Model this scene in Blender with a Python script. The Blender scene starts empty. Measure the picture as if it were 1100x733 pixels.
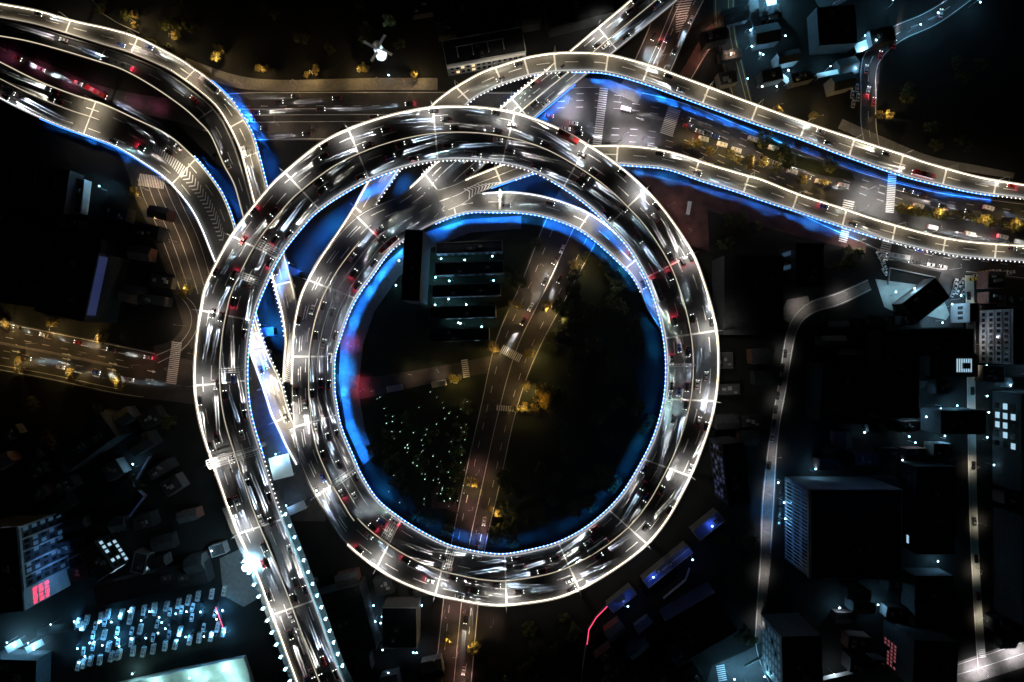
import bpy, math, random
from mathutils import Vector, Matrix
random.seed(7)
SC = bpy.context.scene
COL = SC.collection
R = math.radians
H = 400.0                       # camera height above the ground (m); half a metre per photo pixel on the ground

def P(px, py, z=0.0):
    k = 0.5 * (1 - z / H)
    return Vector(((px - 550) * k, (366.5 - py) * k, z))

# ------------------------------------------------------------------ camera, night sky, exposure
cam_d = bpy.data.cameras.new('camera'); cam = bpy.data.objects.new('camera', cam_d); COL.objects.link(cam)
cam.location = (0, 0, H); cam_d.sensor_width = 36; cam_d.lens = 36 * H / 550.0
cam_d.clip_start = 1; cam_d.clip_end = 6000
SC.camera = cam
W = bpy.data.worlds.new('World'); SC.world = W; W.use_nodes = True
nt = W.node_tree; bg = nt.nodes['Background']
sky = nt.nodes.new('ShaderNodeTexSky'); sky.sky_type = 'NISHITA'; sky.sun_disc = False
sky.sun_elevation = R(1.0); sky.sun_rotation = R(200)
nt.links.new(sky.outputs[0], bg.inputs[0]); bg.inputs[1].default_value = 0.0025
night_fill = bpy.data.lights.new('night_fill', 'SUN'); night_fill.energy = 0.004; night_fill.angle = R(0.5); night_fill.color = (.7, .82, 1)  # faint cool fill added to the night; no moon is known there
mo = bpy.data.objects.new('night_fill', night_fill); mo.rotation_euler = (R(40), 0, R(110)); COL.objects.link(mo)
SC.view_settings.view_transform = 'Standard'; SC.view_settings.look = 'None'
SC.view_settings.exposure = 0.0; SC.view_settings.gamma = 1
cy = SC.cycles; cy.use_denoising = True; cy.max_bounces = 4; cy.diffuse_bounces = 2; cy.glossy_bounces = 2
cy.sample_clamp_indirect = 1.5; cy.caustics_reflective = False; cy.caustics_refractive = False
cy.use_adaptive_sampling = True; cy.adaptive_threshold = 0.02
PW_DECK, PW_WARM, PW_WASH, PW_HEAD, PW_CYAN = 11000.0, 2100.0, 1500.0, 1350000.0, 3400.0

# ------------------------------------------------------------------ materials
def mat(name, col, rough=.8, var=.25, scale=.3, metal=0, spec=.4, col2=None, bump=0):
    m = bpy.data.materials.new(name); m.use_nodes = True; t = m.node_tree; b = t.nodes['Principled BSDF']
    b.inputs['Roughness'].default_value = rough; b.inputs['Metallic'].default_value = metal
    b.inputs['Specular IOR Level'].default_value = spec
    tc = t.nodes.new('ShaderNodeTexCoord'); nz = t.nodes.new('ShaderNodeTexNoise')
    nz.inputs['Scale'].default_value = scale; nz.inputs['Detail'].default_value = 6; nz.inputs['Roughness'].default_value = .65
    t.links.new(tc.outputs['Object'], nz.inputs['Vector'])
    rp = t.nodes.new('ShaderNodeValToRGB')
    rp.color_ramp.elements[0].position = .3; rp.color_ramp.elements[1].position = .7
    c2 = col2 if col2 else tuple(min(1, c * (1 + var)) for c in col)
    rp.color_ramp.elements[0].color = tuple(c * (1 - var) for c in col) + (1,)
    rp.color_ramp.elements[1].color = tuple(c2) + (1,)
    t.links.new(nz.outputs['Fac'], rp.inputs['Fac']); t.links.new(rp.outputs['Color'], b.inputs['Base Color'])
    if bump:
        bp = t.nodes.new('ShaderNodeBump'); bp.inputs['Strength'].default_value = bump
        t.links.new(nz.outputs['Fac'], bp.inputs['Height']); t.links.new(bp.outputs['Normal'], b.inputs['Normal'])
    return m
def emit(name, col, s, sample=True):
    m = bpy.data.materials.new(name); m.use_nodes = True; b = m.node_tree.nodes['Principled BSDF']
    b.inputs['Base Color'].default_value = (.3, .3, .3, 1)
    b.inputs['Emission Color'].default_value = tuple(col) + (1,); b.inputs['Emission Strength'].default_value = s
    if not sample: m.cycles.emission_sampling = 'NONE'
    return m
M = dict(
    ground=mat('dark_city_ground', (.008, .010, .010), .95, .5, .02, col2=(.02, .02, .019)),
    park=mat('park_soil', (.018, .024, .012), .95, .5, .05),
    asphalt=mat('road_asphalt', (.05, .05, .052), .55, .35, .25),
    deckasph=mat('deck_asphalt', (.078, .080, .086), .5, .38, .14),
    deckpale=mat('pale_lit_concrete', (.135, .128, .115), .7, .22, .12),  # pale concrete tone that also stands in for even lamplight
    brownasph=mat('worn_asphalt', (.06, .055, .05), .7, .3, .2),
    concrete=mat('concrete', (.30, .29, .27), .85, .2, .4),
    parapet=mat('parapet_concrete', (.5, .49, .46), .7, .15, .6),
    paint=mat('white_road_paint', (.84, .84, .82), .6, .12, 1.5),
    ypaint=mat('yellow_road_paint', (.7, .5, .12), .6, .12, 1.5),
    steel=mat('joint_steel', (.62, .62, .6), .55, .15, 1.2),
    gsteel=mat('grey_steel', (.35, .36, .37), .5, .15, 1.0, metal=.3),
    paving=mat('pale_paving', (.20, .19, .18), .85, .25, .5),
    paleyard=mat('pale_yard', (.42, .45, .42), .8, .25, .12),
    redpave=mat('red_paving', (.10, .05, .045), .85, .45, .12),
    roofd=mat('dark_roof', (.03, .033, .036), .9, .4, .3),
    roofg=mat('grey_roof', (.08, .085, .09), .9, .35, .3),
    roofb=mat('blue_sheet_roof', (.06, .10, .28), .6, .2, .6),
    wall=mat('dull_wall', (.16, .16, .16), .9, .2, .4),
    wallp=mat('pale_wall', (.42, .44, .46), .85, .15, .4),
    walld=mat('dark_wall', (.05, .055, .06), .9, .3, .4),
    wallr=mat('red_brick_wall', (.22, .10, .08), .9, .25, .6),
    glass=mat('dark_glass', (.02, .025, .03), .15, .1, .5, spec=.6),
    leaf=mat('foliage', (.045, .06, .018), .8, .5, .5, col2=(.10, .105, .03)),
    leafy=mat('lamplit_foliage', (.12, .095, .02), .8, .4, .5, col2=(.20, .15, .04)),  # leaf colour with the gold of the lamplight put in
    bark=mat('bark', (.07, .05, .035), .95, .3, 2),
    white=mat('white_paint', (.78, .79, .8), .45, .05, 1),
    silver=mat('silver_paint', (.5, .51, .53), .35, .05, 1, metal=.4),
    black=mat('black_paint', (.02, .02, .022), .3, .05, 1),
    red=mat('red_paint', (.45, .03, .03), .4, .05, 1),
    blue=mat('blue_paint', (.04, .09, .35), .4, .05, 1),
    taxi=mat('yellow_paint', (.65, .45, .05), .4, .05, 1),
    tyre=mat('rubber', (.02, .02, .02), .9, .1, 3),
    e_rail=emit('rail_light_warm', (1, .86, .66), 0.42),
    e_glow=emit('deck_fill_warm', (1, .86, .64), 9.0), e_glowc=emit('deck_fill_cool', (.85, .92, 1), 10.0),  # for the added strips that brighten the deck edges
    e_railc=emit('rail_light_cool', (.95, .93, .95), .45),
    e_med=emit('median_light_warm', (1, .86, .62), .75),
    e_dot=emit('bracket_glow', (.96, .93, 1), 3.2, False),  # glow that stands in for lit parapet brackets
    e_blue=emit('wash_strip_blue', (.02, .2, 1), 6.0, False),
    e_lampw=emit('lamp_white', (1, .95, .85), 14, False),
    e_lamps=emit('lamp_sodium', (1, .66, .2), 14, False),
    e_lampc=emit('lamp_cyan', (.45, .85, 1), 14, False),
    e_flood=emit('lamp_flood', (.7, .92, 1), 60, False),
    e_head=emit('headlight', (1, .97, .92), 7, False),
    e_tail=emit('taillight', (1, .03, .06), 1.6, False),
    e_red=emit('red_sign_light', (1, .05, .13), 2.2, False),
    e_redline=emit('red_led_line', (1, .05, .15), 2.0, False),
    e_win=emit('lit_window_cool', (.5, .8, 1), .7, False),
    e_winw=emit('lit_window_warm', (1, .72, .34), 1.3, False),
    e_winc=emit('lit_window_dim', (.15, .4, .7), .10, False),
    e_green=emit('fairy_light', (.6, 1, .7), 2.2, False),
    e_bled=emit('blue_led_facade', (.06, .12, .55), .12, False),
    e_purple=emit('purple_led_facade', (.18, .1, .4), .12, False),
    e_pink=emit('pink_led_facade', (1, .25, .3), .2, False),
)

# ------------------------------------------------------------------ mesh helpers
class MB:
    def __init__(s): s.v = []; s.f = []; s.m = []; s.mats = []
    def mi(s, m):
        if m not in s.mats: s.mats.append(m)
        return s.mats.index(m)
    def face(s, pts, m):
        i = len(s.v); s.v += [tuple(p) for p in pts]; s.f.append(tuple(range(i, i + len(pts)))); s.m.append(s.mi(m))
    def prism(s, poly, z0, z1, m, top=None, bottom=True):
        n = len(poly); i = len(s.v)
        s.v += [(p[0], p[1], z0) for p in poly] + [(p[0], p[1], z1) for p in poly]
        for k in range(n):
            s.f.append((i + k, i + (k + 1) % n, i + n + (k + 1) % n, i + n + k)); s.m.append(s.mi(m))
        s.f.append(tuple(range(i + n, i + 2 * n))); s.m.append(s.mi(top or m))
        if bottom: s.f.append(tuple(reversed(range(i, i + n)))); s.m.append(s.mi(m))
    def box(s, c, size, m, rot=0, top=None):
        a, b, cc = size[0] / 2, size[1] / 2, size[2] / 2; co, si = math.cos(rot), math.sin(rot)
        poly = [(c[0] + x * co - y * si, c[1] + x * si + y * co) for x, y in ((-a, -b), (a, -b), (a, b), (-a, b))]
        s.prism(poly, c[2] - cc, c[2] + cc, m, top)
    def bar(s, p, q, w, h, m):
        p, q = Vector(p), Vector(q); d = (q - p).normalized()
        up = Vector((0, 0, 1)) if abs(d.z) < .95 else Vector((1, 0, 0))
        sx = d.cross(up).normalized() * w / 2; sy = sx.cross(d).normalized() * h / 2
        i = len(s.v)
        for o in (p, q): s.v += [tuple(o + sx + sy), tuple(o - sx + sy), tuple(o - sx - sy), tuple(o + sx - sy)]
        for fc in ((0, 1, 2, 3), (7, 6, 5, 4), (0, 4, 5, 1), (1, 5, 6, 2), (2, 6, 7, 3), (3, 7, 4, 0)):
            s.f.append(tuple(i + k for k in fc)); s.m.append(s.mi(m))
    def tube(s, p, q, r0, r1, m, n=8):
        p, q = Vector(p), Vector(q); d = (q - p).normalized()
        up = Vector((0, 0, 1)) if abs(d.z) < .95 else Vector((1, 0, 0))
        a = d.cross(up).normalized(); b = d.cross(a); i = len(s.v)
        for o, r in ((p, r0), (q, r1)):
            for k in range(n):
                t = 2 * math.pi * k / n; s.v.append(tuple(o + (a * math.cos(t) + b * math.sin(t)) * r))
        for k in range(n):
            s.f.append((i + k, i + (k + 1) % n, i + n + (k + 1) % n, i + n + k)); s.m.append(s.mi(m))
        s.f.append(tuple(range(i, i + n))); s.f.append(tuple(range(i + n, i + 2 * n))); s.m += [s.mi(m)] * 2
    def octa(s, c, r, m):
        c = Vector(c); i = len(s.v)
        s.v += [tuple(c + Vector(d) * r) for d in ((1, 0, 0), (0, 1, 0), (-1, 0, 0), (0, -1, 0), (0, 0, 1), (0, 0, -1))]
        for k in range(4):
            s.f.append((i + k, i + (k + 1) % 4, i + 4)); s.f.append((i + (k + 1) % 4, i + k, i + 5)); s.m += [s.mi(m)] * 2
    def mesh(s, name):
        me = bpy.data.meshes.new(name); me.from_pydata(s.v, [], s.f)
        for m in s.mats: me.materials.append(m)
        me.polygons.foreach_set('material_index', s.m); me.update(); return me
    def build(s, name, parent=None, loc=None):
        return obj(name, s.mesh(name), parent, loc)
def obj(name, data, parent=None, loc=None, rz=0):
    o = bpy.data.objects.new(name, data); COL.objects.link(o)
    if loc is not None: o.location = loc
    if rz: o.rotation_euler = (0, 0, rz)
    if parent is not None: o.parent = parent
    return o
def tag(o, label, cat, group=None):
    o['label'] = label; o['category'] = cat
    if group: o['group'] = group
    return o
def struct(o): o['kind'] = 'structure'; return o
PENDING = {}
ORD = 'first second third fourth fifth sixth seventh eighth ninth tenth eleventh twelfth thirteenth fourteenth fifteenth sixteenth'.split()
def later(o, base, cat, group, how):
    """label fixed at the end: repeats of one base text get an ordinal counted the way `how` says"""
    o['category'] = cat
    if group: o['group'] = group
    PENDING.setdefault((base, how), []).append(o)
def light(kind, parent, loc, energy, col, size=None, blend=.5, radius=.25, name='lamp_light', rot=None, spread=None, sx=1, sy=1):
    key = (kind, energy, col, size, blend, radius, spread, sx, sy)
    if key not in LD:
        l = bpy.data.lights.new(name, kind); l.energy = energy; l.color = col
        if kind == 'SPOT': l.spot_size = size; l.spot_blend = blend
        if kind == 'AREA':
            l.shape = 'RECTANGLE'; l.size = sx; l.size_y = sy
            if spread: l.spread = spread
        else: l.shadow_soft_size = radius
        LD[key] = l
    o = bpy.data.objects.new(name, LD[key]); COL.objects.link(o); o.location = loc
    if rot: o.rotation_euler = rot
    if parent is not None: o.parent = parent
    return o
LD = {}

# ------------------------------------------------------------------ splines and ribbons
def catmull(pts, per=8):
    out = []; n = len(pts)
    for i in range(n - 1):
        p0, p1, p2, p3 = pts[max(i - 1, 0)], pts[i], pts[i + 1], pts[min(i + 2, n - 1)]
        for k in range(per):
            t = k / per
            out.append(tuple(.5 * (2 * b + (c - a) * t + (2 * a - 5 * b + 4 * c - d) * t * t + (3 * b - a - 3 * c + d) * t ** 3)
                             for a, b, c, d in zip(p0, p1, p2, p3)))
    out.append(tuple(pts[-1])); return out
class Path:
    """two edges (left, right in travel direction) sampled about every `step` metres"""
    def __init__(s, pairs, step=3.0):
        raw = catmull(pairs); L = [P(a[0], a[1], a[4]) for a in raw]; Rr = [P(a[2], a[3], a[4]) for a in raw]
        c = [(a + b) / 2 for a, b in zip(L, Rr)]; d = [0]
        for a, b in zip(c, c[1:]): d.append(d[-1] + (b - a).length)
        s.len = d[-1]; n = max(2, int(s.len / step)); s.L = []; s.R = []; j = 0
        for i in range(n + 1):
            x = s.len * i / n
            while j < len(d) - 2 and d[j + 1] < x: j += 1
            t = (x - d[j]) / max(1e-6, d[j + 1] - d[j])
            s.L.append(L[j].lerp(L[j + 1], t)); s.R.append(Rr[j].lerp(Rr[j + 1], t))
        s.n = n
    def at(s, x, f, dz=0):
        u = min(max(x / s.len * s.n, 0), s.n - 1e-6); i = int(u); t = u - i
        p = s.L[i].lerp(s.L[i + 1], t).lerp(s.R[i].lerp(s.R[i + 1], t), f); p.z += dz; return p
    def width(s, x): return (s.at(x, 1) - s.at(x, 0)).length
    def dir(s, x, f=.5): return (s.at(x + 1, f) - s.at(x - 1, f)).normalized()
    def near(s, px, py, f=.5, lo=0, hi=1):
        best = None
        for i in range(s.n + 1):
            x = s.len * i / s.n
            if not lo * s.len <= x <= hi * s.len: continue
            p = s.L[i].lerp(s.R[i], f); k = .5 * (1 - p.z / H); q = ((p.x / k) + 550, 366.5 - p.y / k)
            d = (q[0] - px) ** 2 + (q[1] - py) ** 2
            if best is None or d < best[0]: best = (d, x)
        return best[1]
    def px(s, x, f):
        p = s.at(x, f); k = .5 * (1 - p.z / H); return (p.x / k + 550, 366.5 - p.y / k)
def line_on(mb, path, x0, x1, f, w, dz, m, step=3.0):
    n = max(1, int((x1 - x0) / step)); prev = None
    for i in range(n + 1):
        x = x0 + (x1 - x0) * i / n; h = w / 2 / max(1, path.width(x))
        cur = (path.at(x, f - h, dz), path.at(x, f + h, dz))
        if prev: mb.face([prev[0], prev[1], cur[1], cur[0]], m)
        prev = cur
def dashes(mb, path, f, dz, m, on=6, off=9, w=.22, x0=0, x1=None, ph=0):
    x = x0 + ph; x1 = x1 or path.len
    while x + on < x1:
        line_on(mb, path, x, x + on, f, w, dz, m, 3); x += on + off
def sweep(mb, path, x0, x1, f, off, w, z0, z1, m, step=3.0):
    """box section swept along fraction f, shifted `off` metres to the right"""
    n = max(1, int((x1 - x0) / step)); prev = None
    for i in range(n + 1):
        x = x0 + (x1 - x0) * i / n; c = path.at(x, f); r = (path.at(x, 1) - path.at(x, 0)); r.z = 0; r.normalize()
        a, b = c + r * (off - w / 2), c + r * (off + w / 2); Z = Vector((0, 0, 1))
        cur = [a + Z * z0, b + Z * z0, b + Z * z1, a + Z * z1]
        if prev:
            for k in range(4): mb.face([prev[k], prev[(k + 1) % 4], cur[(k + 1) % 4], cur[k]], m)
        else: mb.face(cur, m)
        prev = cur
    mb.face(prev, m)

DECKS = []
def deck(name, label, pairs, lp=((0, 1),), rp=((0, 1),), lrail='e_rail', rrail='e_railc', median=None, lanes=(), joints=(), thick=1.7,
         dots=None, wash=(), lampside='L', solid=(.035, .965), lamp=1.0, jw=.7, lampcol=(1, .93, .83), jspan=(0, 1), surf='deckasph'):
    pa = Path(pairs); mb = MB(); n = pa.n
    for i in range(n):
        a, b, c, d = pa.L[i], pa.R[i], pa.R[i + 1], pa.L[i + 1]; t = Vector((0, 0, -thick))
        mb.face([a, b, c, d], M[surf]); mb.face([a + t, d + t, c + t, b + t], M['concrete'])
        mb.face([a, d, d + t, a + t], M['concrete']); mb.face([b, b + t, c + t, c], M['concrete'])
    for q in (0, n):
        a, b = pa.L[q], pa.R[q]; t = Vector((0, 0, -thick)); mb.face([a, b, b + t, a + t], M['concrete'])
    root = mb.build(name); tag(root, label, 'overpass', 'elevated road decks of the interchange')
    for side, spans, rail in (('L', lp, lrail), ('R', rp, rrail)):
        f = 0 if side == 'L' else 1; sg = 1 if side == 'L' else -1
        for a, b in spans:
            m = MB(); sweep(m, pa, a * pa.len, b * pa.len, f, sg * .35, .7, .0, .9, M['parapet']); q = m.build('parapet', root)
            if rail:
                m = MB(); sweep(m, pa, a * pa.len, b * pa.len, f, sg * .35, .5, .905, 1.0, M[rail]); m.build('rail_light', q)
                if rail != 'e_med': m = MB(); sweep(m, pa, a * pa.len, b * pa.len, f, sg * .725, .04, .25, .6, M['e_glowc' if rail == 'e_railc' else 'e_glow']); m.build('deck_fill_strip', q)  # strip added to spread a soft glow over the deck edge
    if median:
        for a, b, f in median:
            m = MB(); sweep(m, pa, a * pa.len, b * pa.len, f, 0, .5, .004, .75, M['parapet']); q = m.build('median_barrier', root)
            m = MB(); sweep(m, pa, a * pa.len, b * pa.len, f, 0, .26, .76, .86, M['e_med']); m.build('rail_light', q)
    m = MB()
    for f in solid: line_on(m, pa, 2, pa.len - 2, f, .2, .006, M['paint'])
    for k, ln in enumerate(lanes):
        f, a, b = ln if isinstance(ln, tuple) else (ln, 0, 1)
        dashes(m, pa, f, .006, M['paint'], x0=a * pa.len, x1=b * pa.len, ph=(k * 5) % 15, w=.36, on=7, off=8)  # lane dashes, widened to double as streaks of traffic light
    m.build('lane_marking', root)
    js = []
    for j in joints:
        x = pa.near(j[0], j[1], .5, *(j[2] if len(j) > 2 else (0, 1))) if isinstance(j, tuple) else j * pa.len
        js.append(x); m = MB(); h = jw / 2
        f0, f1 = jspan; e = .6 / pa.width(x)
        m.face([pa.at(x - h, f0 + e, .012), pa.at(x - h, f1 - e, .012), pa.at(x + h, f1 - e, .012), pa.at(x + h, f0 + e, .012)], M['steel'])
        m.build('expansion_joint', root)
        for ls in ('LR' if lampside == 'B' else lampside or ''): deck_lamp(pa, x, ls, name, lamp, lampcol)
    if dots:
        for side, a, b in dots:
            m = MB(); f = 0 if side == 'L' else 1; sg = -1 if side == 'L' else 1; x = a * pa.len
            sweep(m, pa, a * pa.len, b * pa.len, f, sg * .16, .08, -.12, -.02, M['gsteel'])
            while x < b * pa.len:
                c = pa.at(x, f); r = pa.at(x, 1) - c if f == 0 else c - pa.at(x, 0); r.z = 0; r.normalize()
                m.octa(c + r * sg * .45 + Vector((0, 0, .05)), .38, M['e_dot']); x += 2.3  # glowing beads stand in for lit faces of parapet brackets
            o = m.build('lit_bracket_beads', root)
    for side, a, b, wk in wash:
        f = 0 if side == 'L' else 1; sg = -1 if side == 'L' else 1; x = a * pa.len
        m = MB(); sweep(m, pa, a * pa.len, b * pa.len, f, sg * .12, .2, -thick + .2, -thick + .45, M['e_blue']); m.build('wash_strip', root)
        while x < b * pa.len:
            c = pa.at(x, f); r = pa.at(x, 1) - pa.at(x, 0); r.z = 0; r.normalize(); d = pa.dir(x)
            z = c.z; hgt = max(4, z - thick)
            vz = random.choice((.5, .7, 1.0, 1.0, 1.6)); wide = random.random() < .2
            light('AREA', root, c + r * sg * .35 + Vector((0, 0, -thick - .2)), PW_WASH * round(hgt / 5) / 4 * wk * vz * (.8 if wide else .6), (.012, .19, 1) if vz < 1.5 else (.02, .27, 1), spread=R(50 if wide else 24), sx=5, sy=.4,
                  name='wash_light', rot=(0, 0, math.atan2(d.y, d.x)))
            x += random.uniform(5, 9)
    DECKS.append((pa, thick, root, js)); return pa, root
POLE = {}
def deck_lamp(pa, x, side, deckname, k, col):
    f = 0 if side == 'L' else 1; base = pa.at(x, f); inn = (pa.at(x, 1 - f) - base); inn.z = 0; inn.normalize()
    if 'deck' not in POLE:
        m = MB(); m.tube((0, 0, 0), (0, 0, 9), .16, .09, M['gsteel']); m.tube((0, 0, 8.9), (2.4, 0, 9.5), .08, .06, M['gsteel']); POLE['deck'] = m.mesh('pole')
        m = MB(); m.box((2.7, 0, 9.55), (1.3, .4, .14), M['gsteel']); m.box((2.7, 0, 9.455), (1.1, .32, .05), M['e_lampw']); POLE['head'] = m.mesh('lamp_head')
    o = bpy.data.objects.new('street_lamp', None); COL.objects.link(o); o.location = base + inn * .25 + Vector((0, 0, 1.04))
    o.rotation_euler = (0, 0, math.atan2(inn.y, inn.x))
    obj('pole', POLE['deck'], o); obj('lamp_head', POLE['head'], o)
    light('SPOT', o, (2.7, 0, 9.3), PW_DECK * k, col, R(128), 1.0, .3)
    later(o, 'one-armed street lamp on the parapet of the ' + DN.get(deckname, deckname), 'street lamp', 'street lamps on the elevated decks', 'along it')
    return o
DN = {}
def gantry(pa, px, py, f0, f1, label, nb=4, rng=(0, 1)):
    x = pa.near(px, py, .5, *rng); o = bpy.data.objects.new('sign_gantry', None); COL.objects.link(o); o.location = pa.at(x, (f0 + f1) / 2)
    z0 = o.location
    for f in (f0, f1):
        m = MB(); p = pa.at(x, f) - z0; m.bar(p, p + Vector((0, 0, 6.4)), .4, .4, M['gsteel']); m.build('post', o)
    m = MB(); a, b = pa.at(x, f0) - z0, pa.at(x, f1) - z0; d = pa.dir(x)
    for k in range(nb):
        s = d * (k - (nb - 1) / 2) * 1.05; Z = Vector((0, 0, 6.4 + (k % 2) * .5))
        m.bar(a + s + Z, b + s + Z, .26, .26, M['steel'])
    for k in range(9):
        q = a.lerp(b, k / 8) + Vector((0, 0, 6.55)); m.bar(q - d * (nb - 1) * .52, q + d * (nb - 1) * .52, .14, .14, M['steel'])
    m.build('truss', o)
    tag(o, label, 'gantry')
    light('SPOT', o, (0, 0, 9.6), 800.0 if nb > 2 else 100.0, (1, .95, .88), R(150), .8, .3)
    m = MB(); m.bar((0, 0, 6.8), (0, 0, 9.9), .14, .14, M['gsteel']); m.box((0, 0, 9.95), (1, .4, .14), M['gsteel']); m.build('lamp_head', o)

# ------------------------------------------------------------------ ground, roads
g = MB(); g.face([(-2500, -2500, 0), (2500, -2500, 0), (2500, 2500, 0), (-2500, 2500, 0)], M['ground']); struct(g.build('ground'))
RZ = [0.0]
def ribbon(name, pairs, m, lanes=(), solid=(), arrows=(), median=(), col='paint'):
    RZ[0] += .005; z = RZ[0]
    pa = Path([tuple(p) + (0,) for p in pairs], 4); mb = MB()
    for i in range(pa.n):
        q = [p + Vector((0, 0, z)) for p in (pa.L[i], pa.R[i], pa.R[i + 1], pa.L[i + 1])]; mb.face(q, m)
    o = struct(mb.build(name)); mk = MB(); zz = z + .055
    for ln in lanes: f, a, b = ln if isinstance(ln, tuple) else (ln, 0, 1); dashes(mk, pa, f, zz, M['paint'], on=4, off=6, w=.22, x0=a * pa.len, x1=b * pa.len)
    for ln in solid: f, a, b = ln if isinstance(ln, tuple) else (ln, 0, 1); line_on(mk, pa, a * pa.len, b * pa.len, f, .28, zz, M[col])
    if mk.f: mk.build('lane_marking', o)
    for f, a, b, w in median:
        k = MB(); sweep(k, pa, a * pa.len, b * pa.len, f, 0, w, 0, .18, M['paving'], 6); k.build('median_kerb', o)
    pa.z = z; pa.o = o; return pa
def patch(name, pts, m, z=None):
    if z is None: RZ[0] += .005; z = RZ[0]
    k = MB(); k.face([P(x, y) + Vector((0, 0, z)) for x, y in pts], m); return struct(k.build(name))
def crosswalk(parent, px, py, wx, wy, ang, n, m='paint'):
    """n stripes spread over wy px, each wx px long; ang = degrees the row of stripes turns from straight down"""
    k = MB(); c = P(px, py); a = R(ang); co, si = math.cos(a), math.sin(a); z = .145
    for i in range(n):
        y = ((i + .5) / n - .5) * wy * .5; h = wy * .5 / n * .28; w = wx * .25
        k.face([(c.x + X * co - Y * si, c.y + X * si + Y * co, z) for X, Y in ((-w, y - h), (w, y - h), (w, y + h), (-w, y + h))], M[m])
    k.build('crosswalk', parent)
def arrow(parent, px, py, ang, L=5):
    k = MB(); c = P(px, py); a = R(ang); co, si = math.cos(a), math.sin(a); z = .145
    T = lambda pts: [(c.x + X * co - Y * si, c.y + X * si + Y * co, z) for X, Y in pts]
    k.face(T([(-L / 2, -.2), (L * .1, -.2), (L * .1, .2), (-L / 2, .2)]), M['paint'])
    k.face(T([(L * .1, -.75), (L / 2, 0), (L * .1, .75)]), M['paint']); k.build('road_arrow', parent)

patch('park_ground', [(375, 330), (400, 275), (450, 235), (560, 228), (640, 250), (700, 320), (712, 400), (690, 490), (640, 560), (560, 590), (480, 585), (410, 535), (372, 460)], M['park'])
blv = ribbon('boulevard', [(-30, 40, -38, 57), (50, 68, 44, 85), (110, 93, 104, 111), (190, 106, 186, 130), (255, 99, 252, 150), (330, 98, 330, 151), (470, 98, 470, 151), (560, 98, 556, 160),
    (640, 92, 636, 165), (720, 105, 712, 168), (800, 135, 788, 200), (860, 160, 845, 226), (930, 185, 915, 258), (1000, 203, 990, 288), (1060, 212, 1055, 296), (1140, 222, 1138, 306)], M['asphalt'],
    lanes=[(.12, .5, 1), (.22, .5, 1), (.32, .5, 1), (.62, .5, 1), (.72, .5, 1), (.82, .5, 1), (.3, .22, .38)], solid=[(.03, .22, 1), (.97, .22, 1), (.48, .22, .4), (.36, .24, .36), (.62, .22, .38)])
ns = ribbon('cross_road', [(775, -30, 735, -55), (752, 10, 712, -10), (722, 75, 684, 58), (690, 150, 640, 140), (652, 240, 590, 225), (615, 310, 560, 300), (578, 380, 532, 365), (556, 440, 516, 435), (538, 520, 498, 515),
    (520, 600, 482, 595), (512, 680, 472, 675), (505, 760, 464, 755)], M['brownasph'], lanes=[(.2, 0, .17), (.4, 0, .17), (.2, .36, 1), (.8, .36, 1)], solid=[(.5, 0, .17), (.03, 0, .17), (.97, 0, .17), (.03, .36, 1), (.97, .36, 1), (.48, .36, 1), (.62, 0, .17)])
west = ribbon('west_road', [(-30, 339, -40, 392), (60, 357, 50, 408), (140, 373, 125, 424), (200, 386, 190, 432), (260, 398, 255, 440), (330, 398, 330, 436), (390, 405, 392, 428), (440, 399, 444, 416), (500, 388, 505, 404), (540, 380, 545, 398)],
    M['brownasph'], lanes=[(.16, 0, .3), (.3, 0, .3), (.58, 0, .3), (.72, 0, .3)], solid=[(.03, 0, .34), (.42, 0, .3), (.88, 0, .3), (.97, 0, .34)], median=[(.44, 0, .27, 1.2)])
diag = ribbon('slip_road', [(150, 120, 105, 120), (185, 172, 135, 180), (205, 215, 145, 212), (226, 260, 163, 252), (240, 310, 186, 315), (252, 360, 205, 375)], M['brownasph'],
    lanes=[], solid=[(.04, .3, .9), (.2, .3, .9), (.36, .3, .9), (.52, .3, .8), (.68, .3, .8), (.84, .3, .8)])
bend = ribbon('corner_road', [(186, 318, 200, 318), (196, 335, 212, 330), (196, 352, 214, 352), (184, 366, 198, 376), (165, 372, 170, 392)], M['brownasph'], solid=[(.5, 0, 1), (.9, 0, 1)])
front = ribbon('frontage_road', [(200, 62, 196, 74), (250, 80, 247, 93), (300, 86, 300, 98), (400, 84, 400, 97), (470, 84, 470, 97)], M['paving'])
ne = ribbon('north_street', [(790, -20, 766, -20), (790, 30, 768, 35), (800, 75, 778, 80), (812, 125, 792, 120)], M['brownasph'], solid=[(.08, 0, 1), (.3, 0, 1), (.9, 0, 1)], col='ypaint')
slip = ribbon('north_slip_road', [(780, 35, 764, 25), (762, 55, 750, 46), (748, 78, 736, 70), (735, 100, 722, 92)], M['redpave'], solid=[(.1, 0, 1)])
ea = ribbon('east_street', [(1060, -12, 1046, -20), (1010, 25, 996, 12), (968, 45, 952, 32), (944, 70, 926, 62), (942, 105, 924, 105), (942, 135, 924, 135), (946, 160, 930, 165)], M['asphalt'], lanes=[.5], solid=[(.06, 0, 1), (.94, 0, 1)])
ef = ribbon('service_road', [(905, 128, 900, 138), (950, 148, 944, 158), (1000, 168, 995, 176), (1050, 178, 1048, 186), (1090, 186, 1088, 192)], M['paving'])
lane = ribbon('narrow_lane', [(1036, 296, 1046, 296), (1038, 350, 1047, 350), (1039, 450, 1048, 450), (1041, 550, 1050, 550), (1045, 640, 1054, 640), (1050, 720, 1060, 720)], M['paleyard'], solid=[(.08, 0, 1)])
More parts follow.
